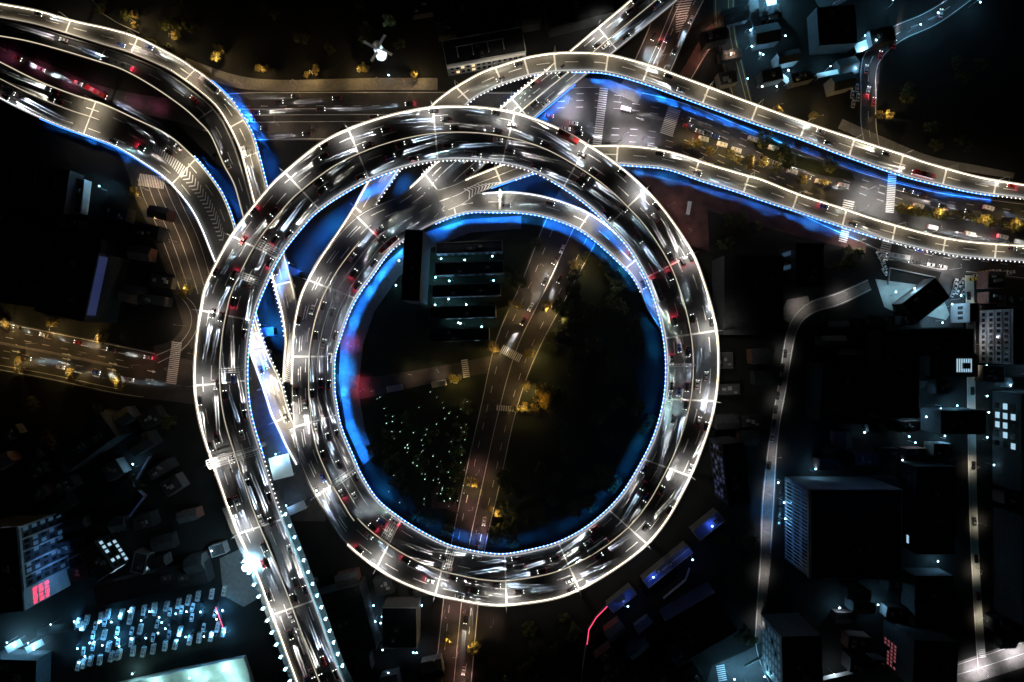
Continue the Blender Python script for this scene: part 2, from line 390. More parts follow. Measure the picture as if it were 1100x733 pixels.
gst = ribbon('garden_street', [(932, 300, 936, 312), (900, 314, 903, 328), (866, 326, 872, 338), (846, 352, 856, 358), (836, 410, 846, 412), (826, 470, 836, 472), (818, 540, 832, 542), (816, 600, 828, 602), (812, 660, 822, 662), (812, 700, 822, 696), (828, 740, 836, 733)], M['paving'], solid=[(.1, 0, 1), (.9, 0, .7)])
fork = patch('forecourt_paving', [(846, 322), (868, 318), (872, 336), (852, 350), (836, 340)], M['paving'])
br = ribbon('south_road', [(960, 738, 966, 766), (1010, 718, 1016, 742), (1050, 704, 1058, 730), (1120, 680, 1128, 708)], M['paving'], solid=[(.5, 0, 1), (.1, 0, 1)])
junction = patch('junction_paving', [(755, 745), (765, 715), (800, 700), (818, 690), (832, 712), (845, 745)], M['asphalt'])
ejs = ribbon('side_street', [(1012, 290, 1038, 290), (1003, 312, 1036, 312), (985, 330, 1036, 330), (990, 352, 1034, 352)], M['asphalt'])
wp = patch('riverside_pavement', [(676, 182), (735, 196), (800, 214), (860, 234), (930, 262), (930, 272), (850, 252), (760, 226), (700, 205)], M['redpave'])
wp2 = patch('corner_pavement', [(700, 205), (760, 226), (762, 270), (735, 262), (716, 234)], M['redpave'])
wash_path = patch('ring_pavement', [(366, 360), (385, 320), (412, 285), (450, 252), (500, 236), (560, 232), (560, 246), (505, 250), (460, 268), (428, 298), (402, 335), (390, 370), (385, 420), (392, 462), (402, 490), (390, 500), (372, 460), (364, 410)], M['paving'])
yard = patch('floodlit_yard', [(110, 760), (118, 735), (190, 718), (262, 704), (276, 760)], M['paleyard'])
market = patch('market_paving', [(55, 700), (60, 668), (130, 650), (240, 628), (258, 700), (115, 734), (60, 745)], M['ground'])
under = patch('mast_halo_patch', [(236, 600), (262, 588), (282, 640), (262, 652), (240, 640)], M['paving'])  # pale patch added to catch the mast's light as a halo
under2 = patch('undercroft_paving', [(262, 380), (320, 380), (345, 470), (350, 560), (300, 560), (270, 470)], M['asphalt'])
court = patch('courtyard_paving', [(940, 300), (985, 306), (962, 336), (950, 330)], M['paleyard'])
court2 = patch('courtyard_paving', [(990, 338), (1012, 318), (1020, 338), (1016, 344)], M['paleyard'])
shed_path = patch('park_path', [(463, 528), (472, 520), (476, 534), (490, 540), (492, 552), (478, 546), (464, 546)], M['redpave'])
verge = patch('planted_verge', [(808, 150), (830, 152), (870, 170), (915, 186), (918, 194), (880, 188), (835, 174), (812, 162)], M['park'])
isl = patch('traffic_island', [(600, 82), (655, 86), (690, 100), (685, 112), (650, 95), (600, 92)], M['paving'])
for a in ((645, 125, 9, 62, -7, 26), (720, 131, 14, 30, -18, 16)): crosswalk(blv.o, *a)
crosswalk(blv.o, 957, 208, 9, 42, -4, 22, 'paint'); crosswalk(blv.o, 911, 221, 12, 12, -12, 5); crosswalk(blv.o, 951, 268, 11, 24, -14, 10); crosswalk(blv.o, 907, 252, 9, 18, -14, 8)
crosswalk(ns.o, 549, 380, 9, 24, 62, 12); crosswalk(ns.o, 545, 439, 6, 24, 85, 10); crosswalk(west.o, 187, 390, 11, 46, -8, 22); crosswalk(west.o, 500, 396, 7, 20, 8, 9)
crosswalk(diag.o, 163, 195, 13, 28, 82, 16, 'paint'); crosswalk(junction, 775, 723, 9, 18, 10, 8); crosswalk(lane.o, 1055, 702, 7, 10, 10, 5)
for x, y, a in ((16, 371, -12), (18, 378, -12), (72, 381, -12), (72, 386, -12), (71, 391, -12), (122, 391, -12), (120, 397, -12), (163, 399, -12), (162, 408, -12)): arrow(west.o, x, y, a)
for x, y, a in ((688, 128, -18), (795, 168, -18), (842, 172, -18), (868, 207, 160), (838, 191, 160), (996, 250, 165), (1030, 250, 172), (1050, 254, 172)): arrow(blv.o, x, y, a)
hm = MB()                                     # hatched gore on the north road
for k in range(13):
    y = 2 + k * 2.7; a, b = (726 + 0.0 * k, y), (744 - 1.0 * k, y - 2)
    if b[0] - a[0] > 2: hm.face([P(*a) + Vector((0, 0, .15)), P(*b) + Vector((0, 0, .15)), P(b[0], b[1] + 1) + Vector((0, 0, .15)), P(a[0], a[1] + 1) + Vector((0, 0, .15))], M['paint'])
hm.build('hatching', ns.o)

# ------------------------------------------------------------------ elevated decks
DN.update(spiral_overpass='spiral ring', north_ramp='northern curved ramp', straight_overpass='straight overpass', east_ramp='eastern ramp', merging_ramp='merging inner ramp',
          west_ramp='north-western bright ramp', dark_ramp='dim north-western ramp', forked_ramp='forked western ramp')
U_pairs = [(333, 775, 384, 758, 43), (318, 733, 363, 716, 42.5), (296, 673, 342, 657, 42), (275, 617, 321, 601, 41.5), (250, 561, 299, 545, 41), (229.5, 503, 281, 487, 40.5), (214, 455, 269, 445, 40), (208, 410, 265, 405, 39.5),
 (210, 366, 267, 368, 39), (215.5, 330, 272, 342, 38.6), (222, 302, 280, 318, 38.3), (250, 250, 300, 276, 37.5), (285, 205, 326, 242, 36.8), (304, 186, 342, 226, 36.5), (340, 156, 367, 209, 36), (372, 139, 395, 194, 35.5),
 (415, 124, 430, 181, 35), (462, 115, 468, 173, 34.3), (510, 114, 505, 172, 33.7), (555, 121, 541, 176, 33), (595, 135, 574, 185, 32.4), (630, 154, 604, 201, 31.8), (665, 177, 632, 221, 31.2), (697, 206, 656, 244, 30.6),
 (720, 233, 676, 267, 30), (745, 272, 694, 298, 29.4), (761, 315, 706, 330, 28.8), (770, 352, 713, 361, 28.3), (773, 386, 715.8, 388, 27.8), (771, 420, 715, 419, 27.3), (765, 451, 710, 446, 26.8), (755, 482, 702, 471, 26.3), (742, 513, 691, 494, 25.8),
 (720, 555, 672, 526, 25.2), (695, 586, 653, 548, 24.7), (660, 613, 627, 569, 24.2), (623, 634, 600, 583, 23.7), (592, 645, 576, 590, 23.3), (545, 651, 543, 596, 22.8), (516, 650, 519, 594.5, 22.5), (490, 645, 498, 590.5, 22.2), (464, 639, 479, 585, 22),
 (430, 626, 453, 572, 21.7), (400, 608, 428, 556, 21.4), (366, 579, 405, 537, 21), (344, 543, 388, 511, 20.6), (333, 524, 380, 493, 20.4), (321, 496, 370, 470, 20.1), (316, 470, 364, 452, 19.8), (313.5, 440, 361, 434, 19.6), (312.5, 421, 359, 420, 19.5),
 (313, 387, 359, 386, 19.2), (314.5, 355, 364.5, 365, 18.9), (321, 322, 374, 338, 18.6), (332, 297, 384, 318, 18.3), (348, 270, 399, 297, 18.1), (384, 231, 421, 268, 17.9), (428, 210, 452, 248, 17.8), (452, 190, 480, 234, 17.7)]
i = lambda k: k / (len(U_pairs) - 1)
U, Uo = deck('spiral_overpass', 'broad two-carriageway spiral ring road with glowing rails, topmost deck of the interchange', U_pairs,
    lp=((0, .795), (.875, .945)), rp=((0, 1),), lrail='e_rail', rrail='e_railc', median=[(0, .80, .5), (.80, .955, .42)],
    lanes=[.17, .335, (.665, 0, .8), (.835, 0, .8), (.61, .8, 1), (.80, .8, 1), (.22, .8, .97)], jw=.8,
    joints=[(300, 655), (275, 570), (250, 492), (237, 415), (243, 336), (276, 264), (324, 208), (385, 168), (465, 144), (547, 149), (617, 178), (676, 225), (719, 285), (742, 358), (742, 432), (718, 502), (676, 566),
            (612, 606), (545, 623), (472, 612), (416, 582, (.6, .9)), (362, 519, (.7, .95)), (338, 452, (.75, .97)), (337, 382, (.78, 1)), (356, 312, (.8, 1)), (402, 250, (.85, 1))],
    dots=[('R', .10, .985)], wash=[('R', .13, .33, 1.1), ('R', .42, .80, .2), ('R', .80, .965, .75)], lamp=1.0)
N1, N1o = deck('north_ramp', 'narrow curved ramp arching over the top of the interchange towards the upper right', [(332, 297, 346, 306, 18.15), (348, 270, 363, 281, 18), (364, 247, 379, 259, 17.8), (380, 222, 394, 234, 17.5), (395, 194.5, 413, 206, 17), (412, 170, 430, 182, 16.5), (432, 147, 449, 160, 16), (460, 116, 480, 132, 15.3),
    (479, 100, 497, 117, 15), (494.5, 90, 509, 106, 14.7), (516, 78, 527, 96, 14.4), (535, 71, 543, 89.5, 14), (566, 61.5, 571, 81, 13.6), (590, 57.5, 593, 78, 13.3), (612.6, 56, 613, 77, 13), (651.5, 58, 649, 78, 12.7), (695.6, 69, 688, 88, 12.3), (732, 82, 724, 101, 12), (765.6, 94.6, 758, 113.5, 11.7),
    (820, 115, 813, 133, 11.3), (865, 131, 858, 148, 11), (911, 146.5, 905, 166, 10.7), (968, 165, 962, 186, 10.4), (1001, 176, 996, 195.5, 10.2), (1053, 190, 1049, 207, 10), (1100, 198, 1097, 213, 10), (1150, 206, 1147, 221, 10)],
    lp=((0, 1),), rp=((.115, 1),), lanes=[.5], joints=[(388, 226), (418, 180), (500, 108), (538, 81), (563, 72), (597, 67), (651, 68), (692, 80), (760, 104), (812, 124), (862, 139), (915, 159), (965, 175), (1015, 190), (1070, 202)],
    dots=[('R', .1, 1)], wash=[('R', .36, .62, 1.2), ('R', .62, .92, .7)], rrail='e_railc', surf='deckpale', lampcol=(1, .83, .6), lamp=.42, jw=.9)
ST, STo = deck('straight_overpass', 'straight double-carriageway overpass leaving towards the top edge of the photo', [(440, 201, 462, 240, 17.74), (452, 190, 476, 226, 17.68), (467, 175.5, 496, 200, 17.3), (490, 157, 514, 183, 17), (537, 116, 559, 140, 16.2), (560, 96, 581, 121, 15.8), (612.6, 54, 633, 78, 11.0), (677, 0, 698, 25.5, 10), (720, -36, 741, -10, 10), (760, -70, 781, -44, 10)],
    lp=((0, 1),), rp=((.17, 1),), lanes=[.2, .36, .75], median=[(.15, 1, .55)], joints=[(470, 200), (560, 118), (650, 42)], dots=[('L', .05, .5)], wash=[('L', .15, .4, 1), ('R', .25, .5, 1)], lamp=1.3)
E3, E3o = deck('east_ramp', 'ramp running out from under the ring towards the right edge of the photo', [(466, 205, 478, 228, 17.66), (489, 198, 499, 219, 17.5), (504, 190.5, 513, 208, 17.3), (528.6, 181, 536, 199, 17), (560, 168, 568, 188, 16.5), (600, 158, 604, 177, 15.5), (645, 156, 645, 175.5, 14.5), (685, 157, 682, 178, 14), (721.5, 163, 717, 181.5, 13.5), (760, 175.5, 754, 194, 13), (799, 187, 793, 206, 12.5),
    (820, 193, 813, 213, 12.3), (859, 208.5, 853, 226, 12), (898, 221, 893, 239.5, 11.7), (960, 241, 956, 259, 11.3), (1027, 257, 1024, 274, 11), (1100, 263.5, 1099, 281, 10.7), (1150, 267, 1149, 284.5, 10.5)],
    lp=((.05, 1),), rp=((.09, 1),), lanes=[.5], joints=[(533, 190), (590, 170), (660, 166), (748, 180), (800, 198), (852, 216), (905, 233), (958, 250), (1015, 264), (1068, 271)], dots=[('R', .12, 1)], wash=[('R', .08, .25, 1), ('R', .27, .7, 1.1)], surf='deckpale', lampcol=(1, .83, .6), lamp=.40, jw=.9)
M4, M4o = deck('merging_ramp', 'pale single-lane ramp curving inside the ring and sliding beneath it', [(460, 222, 468, 240, 17.6), (478, 216, 483, 234, 17.5), (503, 209, 506, 228, 17.3), (535.5, 206, 535.5, 228, 17), (554.5, 206, 553, 228, 16.8), (582, 210, 577, 231, 16.6), (609, 218, 601, 237.5, 16.4), (633.6, 229, 622, 246.5, 16.2), (655, 244, 641, 260, 16), (680, 268, 664, 281, 15.8),
    (697, 292, 683, 302, 15.5), (711, 328, 697, 334, 15), (727, 370, 719, 374, 13), (733, 420, 723, 420, 11), (722, 470, 713, 465, 9)], lp=((.13, 1),), rp=((0, .62),), lrail='e_railc', lanes=[.5], joints=[(488, 224), (538, 217), (630, 238), (680, 285)], dots=[('R', 0, .62)], wash=[('R', 0, .6, 1.2), ('L', .22, .5, 1)], surf='deckpale', lamp=1.1)
L1, L1o = deck('west_ramp', 'bright ramp sweeping in from the top left corner with a light beige surface', [(-40, -4, -44, 11, 13), (0, 3.4, -4, 19, 13), (41, 11, 36, 26.5, 13), (79, 22, 73, 37, 13), (116, 30, 110, 48.5, 13), (148.6, 40, 141, 58, 13.2), (188.6, 60, 178, 74, 13.5), (209, 73.5, 197, 86, 13.7), (225.5, 85, 212, 97, 14), (246, 104, 232, 115, 14.3), (261, 126, 245, 135, 14.6), (270.5, 143, 253, 151, 15), (276, 160, 259, 166, 15.3),
    (283, 187, 266, 193, 16), (292, 222, 275, 228, 17), (303, 260, 286, 265, 17.8), (310, 288, 291, 294, 18.3), (317, 318, 298, 321, 18.6), (319, 338, 303, 342, 18.8), (316, 360, 306, 366, 19), (314.5, 385, 304.5, 388, 19.1), (313.5, 412, 303.5, 410, 19.3)],
    lp=((0, .86),), rp=((0, 1),), lrail='e_rail', rrail='e_rail', lanes=[.5], joints=[(75, 30), (144, 50), (203, 79), (256, 131), (264, 165), (304, 304)], wash=[('L', .45, .70, 1.3)], surf='deckpale', lamp=.75, dots=[('L', .5, .72), ('R', .80, .92)], lampcol=(1, .84, .62))
L1b, L1bo = deck('dark_ramp', 'dim unlit ramp running just below the bright ramp at the upper left', [(-44, 13, -50, 30, 11), (-4, 21, -12, 38, 11), (36, 28.5, 28, 45, 11), (73, 39.5, 66, 55, 11), (110, 51, 102, 66, 11), (141, 61, 132, 76, 11.2), (176, 76.5, 163, 93, 11.5), (211, 100.5, 195, 115, 11.8), (231, 119, 213, 131, 12), (244, 138, 227, 147, 12.3), (256, 168, 240, 177, 12.8), (264, 195, 252, 200, 13.2), (274, 230, 262, 236, 13.6), (284, 262, 272, 268, 14)],
    lrail=None, rrail='e_med', lanes=[.5], joints=[(112, 60), (222, 124)], lampside=None)
L2, L2o = deck('forked_ramp', 'wide ramp from the left edge with a hatched gore splitting its two carriageways', [(-45, 44, -60, 82, 12), (0, 66, -14, 100, 12), (39, 85.5, 24, 119, 12), (78, 101, 63, 136, 12), (111, 111.5, 97, 148, 12.2), (145, 127, 127, 160, 12.5), (181.5, 145, 155, 177, 13), (207, 167, 180, 195, 13.4), (226, 189.5, 202, 221, 13.8), (240, 211, 215, 244, 14.2), (251, 240, 228, 276, 14.8), (258, 270, 238, 300, 15.6),
    (266, 305, 248, 325, 16.5), (275, 340, 260, 350, 17.3), (283, 367, 267, 375, 18), (292, 389, 275, 398, 18.6), (302, 410, 283, 420, 19), (309, 436, 291, 445, 19.5), (315.5, 454, 299, 462, 19.75), (319, 475, 307, 480, 19.9), (324, 495, 318, 500, 20.05)],
    lp=((0, .93),), rp=((0, 1),), lrail='e_med', rrail='e_railc', lanes=[.25, (.78, 0, .5), (.5, .72, .95)], median=[(0, .28, .46)], joints=[(95, 127), (198, 186), (268, 362), (275, 382), (288, 418), (300, 448)], dots=[('L', .45, .92)], wash=[('R', .18, .5, 1), ('L', .45, .75, .7)], lamp=.8, lampside='B', surf='deckpale', lampcol=(1, .86, .64))  # joints near the ring added so their lamps brighten the deck

m = MB()                                        # continuous painted lines, partly lane lines, partly standing in for traffic light trails
for f in (.61, .80): line_on(m, U, .80 * U.len, .985 * U.len, f, .3, .008, M['paint'])
for pa_, f, a, b in ((ST, .35, .06, .4), (ST, .75, .1, .4), (E3, .5, 0, .2)): line_on(m, pa_, a * pa_.len, b * pa_.len, f, .3, .008, M['paint'])
m.build('lane_trail_line', Uo)
for side, sg in (('L', -1), ('R', 1)):
    m = MB(); sweep(m, U, 6, 110, 0 if side == 'L' else 1, sg * 1.6, 2.8, -1.6, -1.3, M['wall']); m.build('halo_ledge', Uo)  # ledge added so the edge floodlights leave pools of light
# chevrons and hatching painted on the decks
def hatch(pa, root, x0, x1, f0a, f1a, f0b, f1b, n, slant, chevron=False, w=.7):
    m = MB()
    for k in range(n):
        t = (k + .5) / n; x = x0 + (x1 - x0) * t; a = f0a + (f0b - f0a) * t; b = f1a + (f1b - f1a) * t; c = (a + b) / 2
        if chevron:
            for p, q, s, e in ((a, c, -slant, 0), (c, b, 0, -slant)):
                m.face([pa.at(x + s, p, .012), pa.at(x + e, q, .012), pa.at(x + e + w, q, .012), pa.at(x + s + w, p, .012)], M['paint'])
        else: m.face([pa.at(x, a, .012), pa.at(x + slant, b, .012), pa.at(x + slant + w, b, .012), pa.at(x + w, a, .012)], M['paint'])
    m.build('hatching', root)
a, b = L2.near(140, 138), L2.near(196, 186)
hatch(L2, L2o, a, b, .47, .50, .36, .66, 26, 1.5); hatch(L2, L2o, b + 1, L2.near(240, 258), .36, .66, .38, .62, 18, 2.2, True)
hatch(L1, L1o, L1.near(312, 355), L1.len - 1, .05, .55, .05, .95, 26, 2.0, w=.5)
hatch(U, Uo, U.near(340, 420, .5, .8, 1), U.near(340, 445, .5, .8, 1), 0, .1, -.02, .02, 1, 1)
hatch(E3, E3o, E3.near(502, 204), E3.near(536, 196), .35, .95, .82, .97, 10, 2, True)
hatch(N1, N1o, N1.near(372, 258), N1.near(388, 232), .80, .86, .72, .98, 9, .8, True, .4)
for (px, py, f0, f1, lab, nb, rng) in ((298, 275, .5, 1, 'steel truss gantry over the ring at its upper left', 5, (0, .3)), (277, 303, .5, 1, 'thin gantry over the left of the ring just below the upper-left truss', 4, (0, .3)),
    (263, 398, .52, 1, 'three-bar gantry over the leftmost bend of the ring', 3, (0, .3)), (266, 486, 0, 1, 'bright wide gantry where the straight bridge meets the ring', 5, (0, .2)),
    (384, 507, .45, 1, 'gantry over the inner lanes at the lower left of the ring', 4, (.7, .97)), (424, 566, .5, 1, 'gantry over the inner lanes left of the ring bottom', 5, (.6, .9)),
    (484, 596, .45, 1, 'gantry nearest the bottom of the ring', 4, (.6, .85)), (718, 393, .5, 1, 'yellow-lettered gantry spot over the right side of the ring', 2, (.3, .6))):
    gantry(U, px, py, f0 + .02, f1 - .01, lab, nb, rng)
gantry(M4, 539, 217, .03, .97, 'double-bar gantry over the pale merging ramp at its crest', 2)

# piers under the decks
for di, (pa, th, root, js) in enumerate(DECKS):
    for x in js:
        c = pa.at(x, .5); w = pa.width(x)
        if c.z < 6: continue
        bad = False
        for dj, (pb, *_r) in enumerate(DECKS):
            if dj == di and pa is not U: continue
            for q in range(0, pb.n + 1, 2):
                e = pb.L[q].lerp(pb.R[q], .5)
                if e.z < c.z - 4 and math.hypot(e.x - c.x, e.y - c.y) < (pb.L[q] - pb.R[q]).length / 2 + 2.5: bad = True; break
            if bad: break
        if bad: continue
        m = MB(); d = pa.dir(x); s = (pa.at(x, .85) - pa.at(x, .15)) / 2; zt = c.z - th
        m.tube((c.x, c.y, -.2), (c.x, c.y, zt - 1.6), 1.3, 1.3, M['concrete'], 12)
        m.bar(Vector((c.x, c.y, zt - .85)) - s, Vector((c.x, c.y, zt - .85)) + s, 1.7, 1.66, M['concrete']); m.build('pier', root)

# ------------------------------------------------------------------ vehicles
def car_parts(L, Wd, Hh, body, kind):
    m = MB(); h = L / 2; w = Wd / 2; z0 = .28
    if kind == 'car':
        sec = [(-h, .55, .78, .82), (-h + .25, .30, .92, .96), (-h * .55, .28, .96, 1), (h * .25, .28, .95, 1), (h - .35, .30, .82, .96), (h, .45, .66, .8)]
        rings = [[(x, -w * k, lo), (x, w * k, lo), (x, w * k * .97, hi - .06), (x, w * k * .86, hi), (x, -w * k * .86, hi), (x, -w * k * .97, hi - .06)] for x, lo, hi, k in sec]
        for a, b in zip(rings, rings[1:]):
            for k in range(6): m.face([a[k], a[(k + 1) % 6], b[(k + 1) % 6], b[k]], body)
        m.face(rings[0], body); m.face(rings[-1], body)
        rf = [(-h * .52, 1.40), (h * .02, 1.42)]
        m.prism([(rf[0][0], -w * .68), (rf[1][0], -w * .68), (rf[1][0], w * .68), (rf[0][0], w * .68)], 1.36, 1.43, body)
        gl = MB(); lo = [(-h * .78, -w * .84), (h * .38, -w * .84), (h * .38, w * .84), (-h * .78, w * .84)]; hi = [(-h * .54, -w * .7), (h * .04, -w * .7), (h * .04, w * .7), (-h * .54, w * .7)]
        for k in range(4): gl.face([lo[k] + (.93,), lo[(k + 1) % 4] + (.93,), hi[(k + 1) % 4] + (1.37,), hi[k] + (1.37,)], M['glass'])
        lz, lx = .66, h - .1
    else:
        m.prism([(-h, -w), (h - .25, -w), (h, -w * .8), (h, w * .8), (h - .25, w), (-h, w)], z0 + .1, Hh, body)
        m.box((-h * .3, 0, Hh + .12), (L * .18, Wd * .6, .24), M['gsteel']); m.box((h * .4, 0, Hh + .1), (L * .1, Wd * .5, .2), M['gsteel'])
        gl = MB(); gl.box((0, w + .012, Hh * .68), (L * .86, .02, Hh * .28), M['glass']); gl.box((0, -w - .012, Hh * .68), (L * .86, .02, Hh * .28), M['glass']); gl.box((h + .012, 0, Hh * .62), (.02, Wd * .7, Hh * .38), M['glass'])
        lz, lx = .8, h
    for sx in (-1, 1):
        for sy in (-1, 1): m.tube((sx * h * .62, sy * (w - .24), .33), (sx * h * .62, sy * (w + .02), .33), .33, .33, M['tyre'], 10)
    hm = MB(); hm.box((0, 0, 0), (.18, .38, .18), M['e_head']); tm = MB(); tm.box((0, 0, 0), (.16, .42, .18), M['e_tail'])
    return m.mesh('body'), gl.mesh('windows'), hm.mesh('headlight'), tm.mesh('taillight'), lx, lz, w
CARS = {}
for cn in ('white', 'silver', 'black', 'red', 'blue', 'taxi'): CARS[cn] = car_parts(4.6, 1.85, 1.45, M[cn], 'car')
CARS['bus'] = car_parts(11.5, 2.5, 3.1, M['white'], 'bus'); CARS['redbus'] = car_parts(11.5, 2.5, 3.1, M['red'], 'bus'); CARS['van'] = car_parts(5.4, 2.0, 2.2, M['white'], 'bus')
CNAME = dict(white='white car', silver='silver car', black='black car', red='red car', blue='blue car', taxi='yellow taxi', bus='long white bus', redbus='long red bus', van='white van')
SPOTC = [(.86, .93, 1), (.66, .83, 1), (1, .93, .84)]
NCAR = [0]
def vehicle(kind, loc, yaw, base, group, how, lit=True, beams=True, pitch=0, pw=1.0):
    b, gl, hm, tm, lx, lz, w = CARS[kind]; NCAR[0] += 1
    nm = 'parked_car' if not lit else 'car'
    if 'bus' in kind: nm = 'bus'
    if kind == 'van': nm = 'van'
    o = obj(nm, b, None, loc, yaw); o.rotation_euler = (0, -pitch, yaw)
    obj('windows', gl, o)
    for s in (-1, 1):
        if lit:
            obj('headlight', hm, o, (lx, s * w * .7, lz)); obj('taillight', tm, o, (-lx - .0, s * w * .7, lz + .05))
            if beams:
                if NCAR[0] % 7 == 0: light('POINT', o, (-lx - .5, s * w * .6, lz), 70.0, (1, .03, .08), radius=.08, name='taillight_glow')
                light('SPOT', o, (lx + .16, s * w * .7, lz + .02), PW_HEAD * pw * (.35, 1, .6, 1.4)[NCAR[0] * 5 % 4], SPOTC[(NCAR[0] * 7) % 3], R(11.5), .5, .04, 'headlight_beam', rot=(R(90 - 6.8), 0, R(-90))).scale = (.15, 1, 1)
    later(o, CNAME[kind] + ' ' + base, 'bus' if 'bus' in kind else 'van' if kind == 'van' else 'car', group, how)
    return o
def clock(px, py):
    a = math.degrees(math.atan2(px - 489, -(py - 383))) % 360; h = int(round(a / 15)) % 24; hr = (h // 2) or 12
    w = 'twelve one two three four five six seven eight nine ten eleven'.split()[hr % 12]
    return ("half past " + w) if h % 2 else (w + " o'clock")
PAL = ['white'] * 1 + ['silver'] * 3 + ['black'] * 13 + ['red', 'blue', 'blue']
def traffic(pa, lanes, gap, lo, hi, where, group, how, skip=0.0, pw=1.0):
    for f, dr in lanes:
        x = lo * pa.len + random.uniform(3, gap)
        while x < hi * pa.len - 4:
            if random.random() >= skip:
                ff = f(x / pa.len) if callable(f) else f
                if ff is not None:
                    p = pa.at(x, ff, .03); d = pa.dir(x, ff) * dr
                    kind = random.choice(PAL) if random.random() > .04 else random.choice(['bus', 'redbus', 'van'])
                    vehicle(kind, p, math.atan2(d.y, d.x), where(x, ff), group, how, pitch=math.asin(d.z), pw=pw)
            x += gap * random.uniform(.55, 1.6)
def wU(x, f):
    t = x / U.len; px, py = U.px(x, f); k = 'outer' if f < (.5 if t < .8 else .42) else 'inner'
    if t < .125: return ('lower' if t < .06 else 'upper') + ' straight bridge, ' + ('left' if k == 'outer' else 'right') + ' carriageway'
    return f"at {clock(px, py)} on the {'outer' if t < .70 else 'inner'} turn, {k} carriageway"
Uin = lambda f1, f2: (lambda t: f1 if t < .8 else f2)
GU = 'cars driving on the spiral ring'
traffic(U, [(.09, -1), (.25, -1), (.41, -1)], 37, 0.005, .80, wU, GU, 'clockwise'); traffic(U, [(.58, 1), (.75, 1), (.91, 1)], 33, 0.005, .80, wU, GU, 'clockwise')
traffic(U, [(.10, -1), (.31, -1)], 34, .80, .93, wU, GU, 'clockwise'); traffic(U, [(.50, 1), (.70, 1), (.90, 1)], 19, .80, .985, wU, GU, 'clockwise')
traffic(U, [(.60, 1), (.75, 1), (.90, 1)], 17, .535, .575, wU, GU, 'clockwise'); 
for pa, lanes, nm, gap, lo in ((N1, [(.27, -1), (.73, -1)], 'northern curved ramp', 62, .1), (ST, [(.12, -1), (.28, -1), (.45, -1), (.65, 1), (.87, 1)], 'straight overpass', 45, .1), (E3, [(.27, 1), (.73, 1)], 'eastern ramp', 70, .1), (M4, [(.3, 1), (.7, 1)], 'merging inner ramp', 55, .1),
        (L1, [(.27, 1), (.73, 1)], 'bright north-western ramp', 62, 0.1), (L1b, [(.3, -1), (.72, -1)], 'dim north-western ramp', 80, .1), (L2, [(.12, -1), (.37, -1), (.66, 1), (.88, 1)], 'forked western ramp', 60, .1)):
    traffic(pa, lanes, gap, lo if pa is not L2 else .08, .97 if pa is not L2 else .52, lambda x, f, nm=nm, pa=pa: f"in the {'left' if f < .5 else 'right'} lanes, {nm}", 'cars driving on the ramps', 'from the ' + ('left edge' if pa in (L1, L1b, L2) else 'ring'), pw=.8)
traffic(L2, [(.3, 1), (.7, 1)], 34, .74, .95, lambda x, f: 'on the forked ramp where it joins the ring from the left', 'cars driving on the ramps', 'downwards')
# ground traffic
def ground_cars(pts, ang, base, group, how, lit, pw=.6, kinds=None, jit=4):
    for x, y in pts:
        k = random.choice(kinds or PAL); vehicle(k, P(x, y) + Vector((0, 0, .15)), R(ang + random.uniform(-jit, jit)), base, group, how, lit=lit, beams=lit, pw=pw)
GB = 'cars queueing on the boulevard'
ground_cars([(755, 150), (775, 156), (790, 162), (808, 150), (830, 160), (850, 185), (880, 196), (760, 178), (700, 160), (672, 118), (905, 200), (985, 222), (1015, 228), (1060, 224), (1075, 255), (1040, 252), (1000, 245)], -15, 'driving on the boulevard between the right-hand ramps', 'vans on the boulevard', 'from the left', True, .5, ['van'])
ground_cars([(737, 128), (743, 139), (752, 142), (760, 144), (768, 147), (738, 136)], -16, 'queueing at the blue-lit crossing of the boulevard', GB, 'from the left', True, .25)
ground_cars([(820, 171), (834, 176), (846, 181), (812, 176), (866, 190)], -18, 'on the boulevard beside the golden trees', GB, 'from the left', True, .5)
ground_cars([(616, 133), (620, 138), (621, 144), (608, 139), (560, 128), (590, 125), (574, 140)], -8, 'waiting left of the top crossing on the boulevard', GB, 'from the left', True, .3)
ground_cars([(984, 208), (990, 210), (974, 206), (1012, 222), (1040, 228)], 165, 'queueing north of the golden hedge at the right', GB, 'from the left', True, .25)
ground_cars([(969, 263), (977, 266), (987, 269), (1000, 271), (1006, 273), (1014, 274), (1022, 275)], 167, 'in the long queue under the eastern ramp', GB, 'from the left', True, .15)
ground_cars([(980, 281), (984, 282), (1000, 285), (1005, 286), (1012, 287)], 170, 'in the kerbside queue below the eastern ramp', GB, 'from the left', True, .15)
ground_cars([(963, 276)], 170, 'at the head of the kerbside queue below the eastern ramp', GB, 'from the left', True, .2, ['bus'])
ground_cars([(300, 110), (345, 118), (402, 126), (275, 122), (430, 137), (370, 140)], 2, 'on the dim boulevard left of the ring top', GB, 'from the left', True, .5)
ground_cars([(20, 352), (48, 360), (85, 368), (120, 376), (160, 384)], 168, 'on the upper half of the west road', 'cars on the west road', 'from the left', True, .3)
ground_cars([(30, 385), (66, 394), (104, 400), (140, 408)], -12, 'on the lower half of the west road', 'cars on the west road', 'from the left', True, .3)
ground_cars([(318, 104), (362, 106), (440, 112), (285, 138), (330, 144), (415, 146), (270, 130)], 182, 'on the dim boulevard left of the northern ramp', GB, 'from the left', True, .35)
ground_cars([(20, 63), (45, 75), (85, 90), (105, 100)], -24, 'on the low road between the western ramps', 'cars on the low western road', 'from the left', True, .4, ['red', 'redbus', 'white'])
ground_cars([(596, 280), (604, 268), (585, 302), (601, 300), (570, 330), (562, 345)], -118, 'on the cross road inside the top of the ring', 'cars on the cross road', 'downwards', True, .5)
ground_cars([(520, 560), (512, 590), (500, 665), (498, 720), (508, 640)], -97, 'on the cross road at the bottom of the ring', 'cars on the cross road', 'downwards', True, .5)
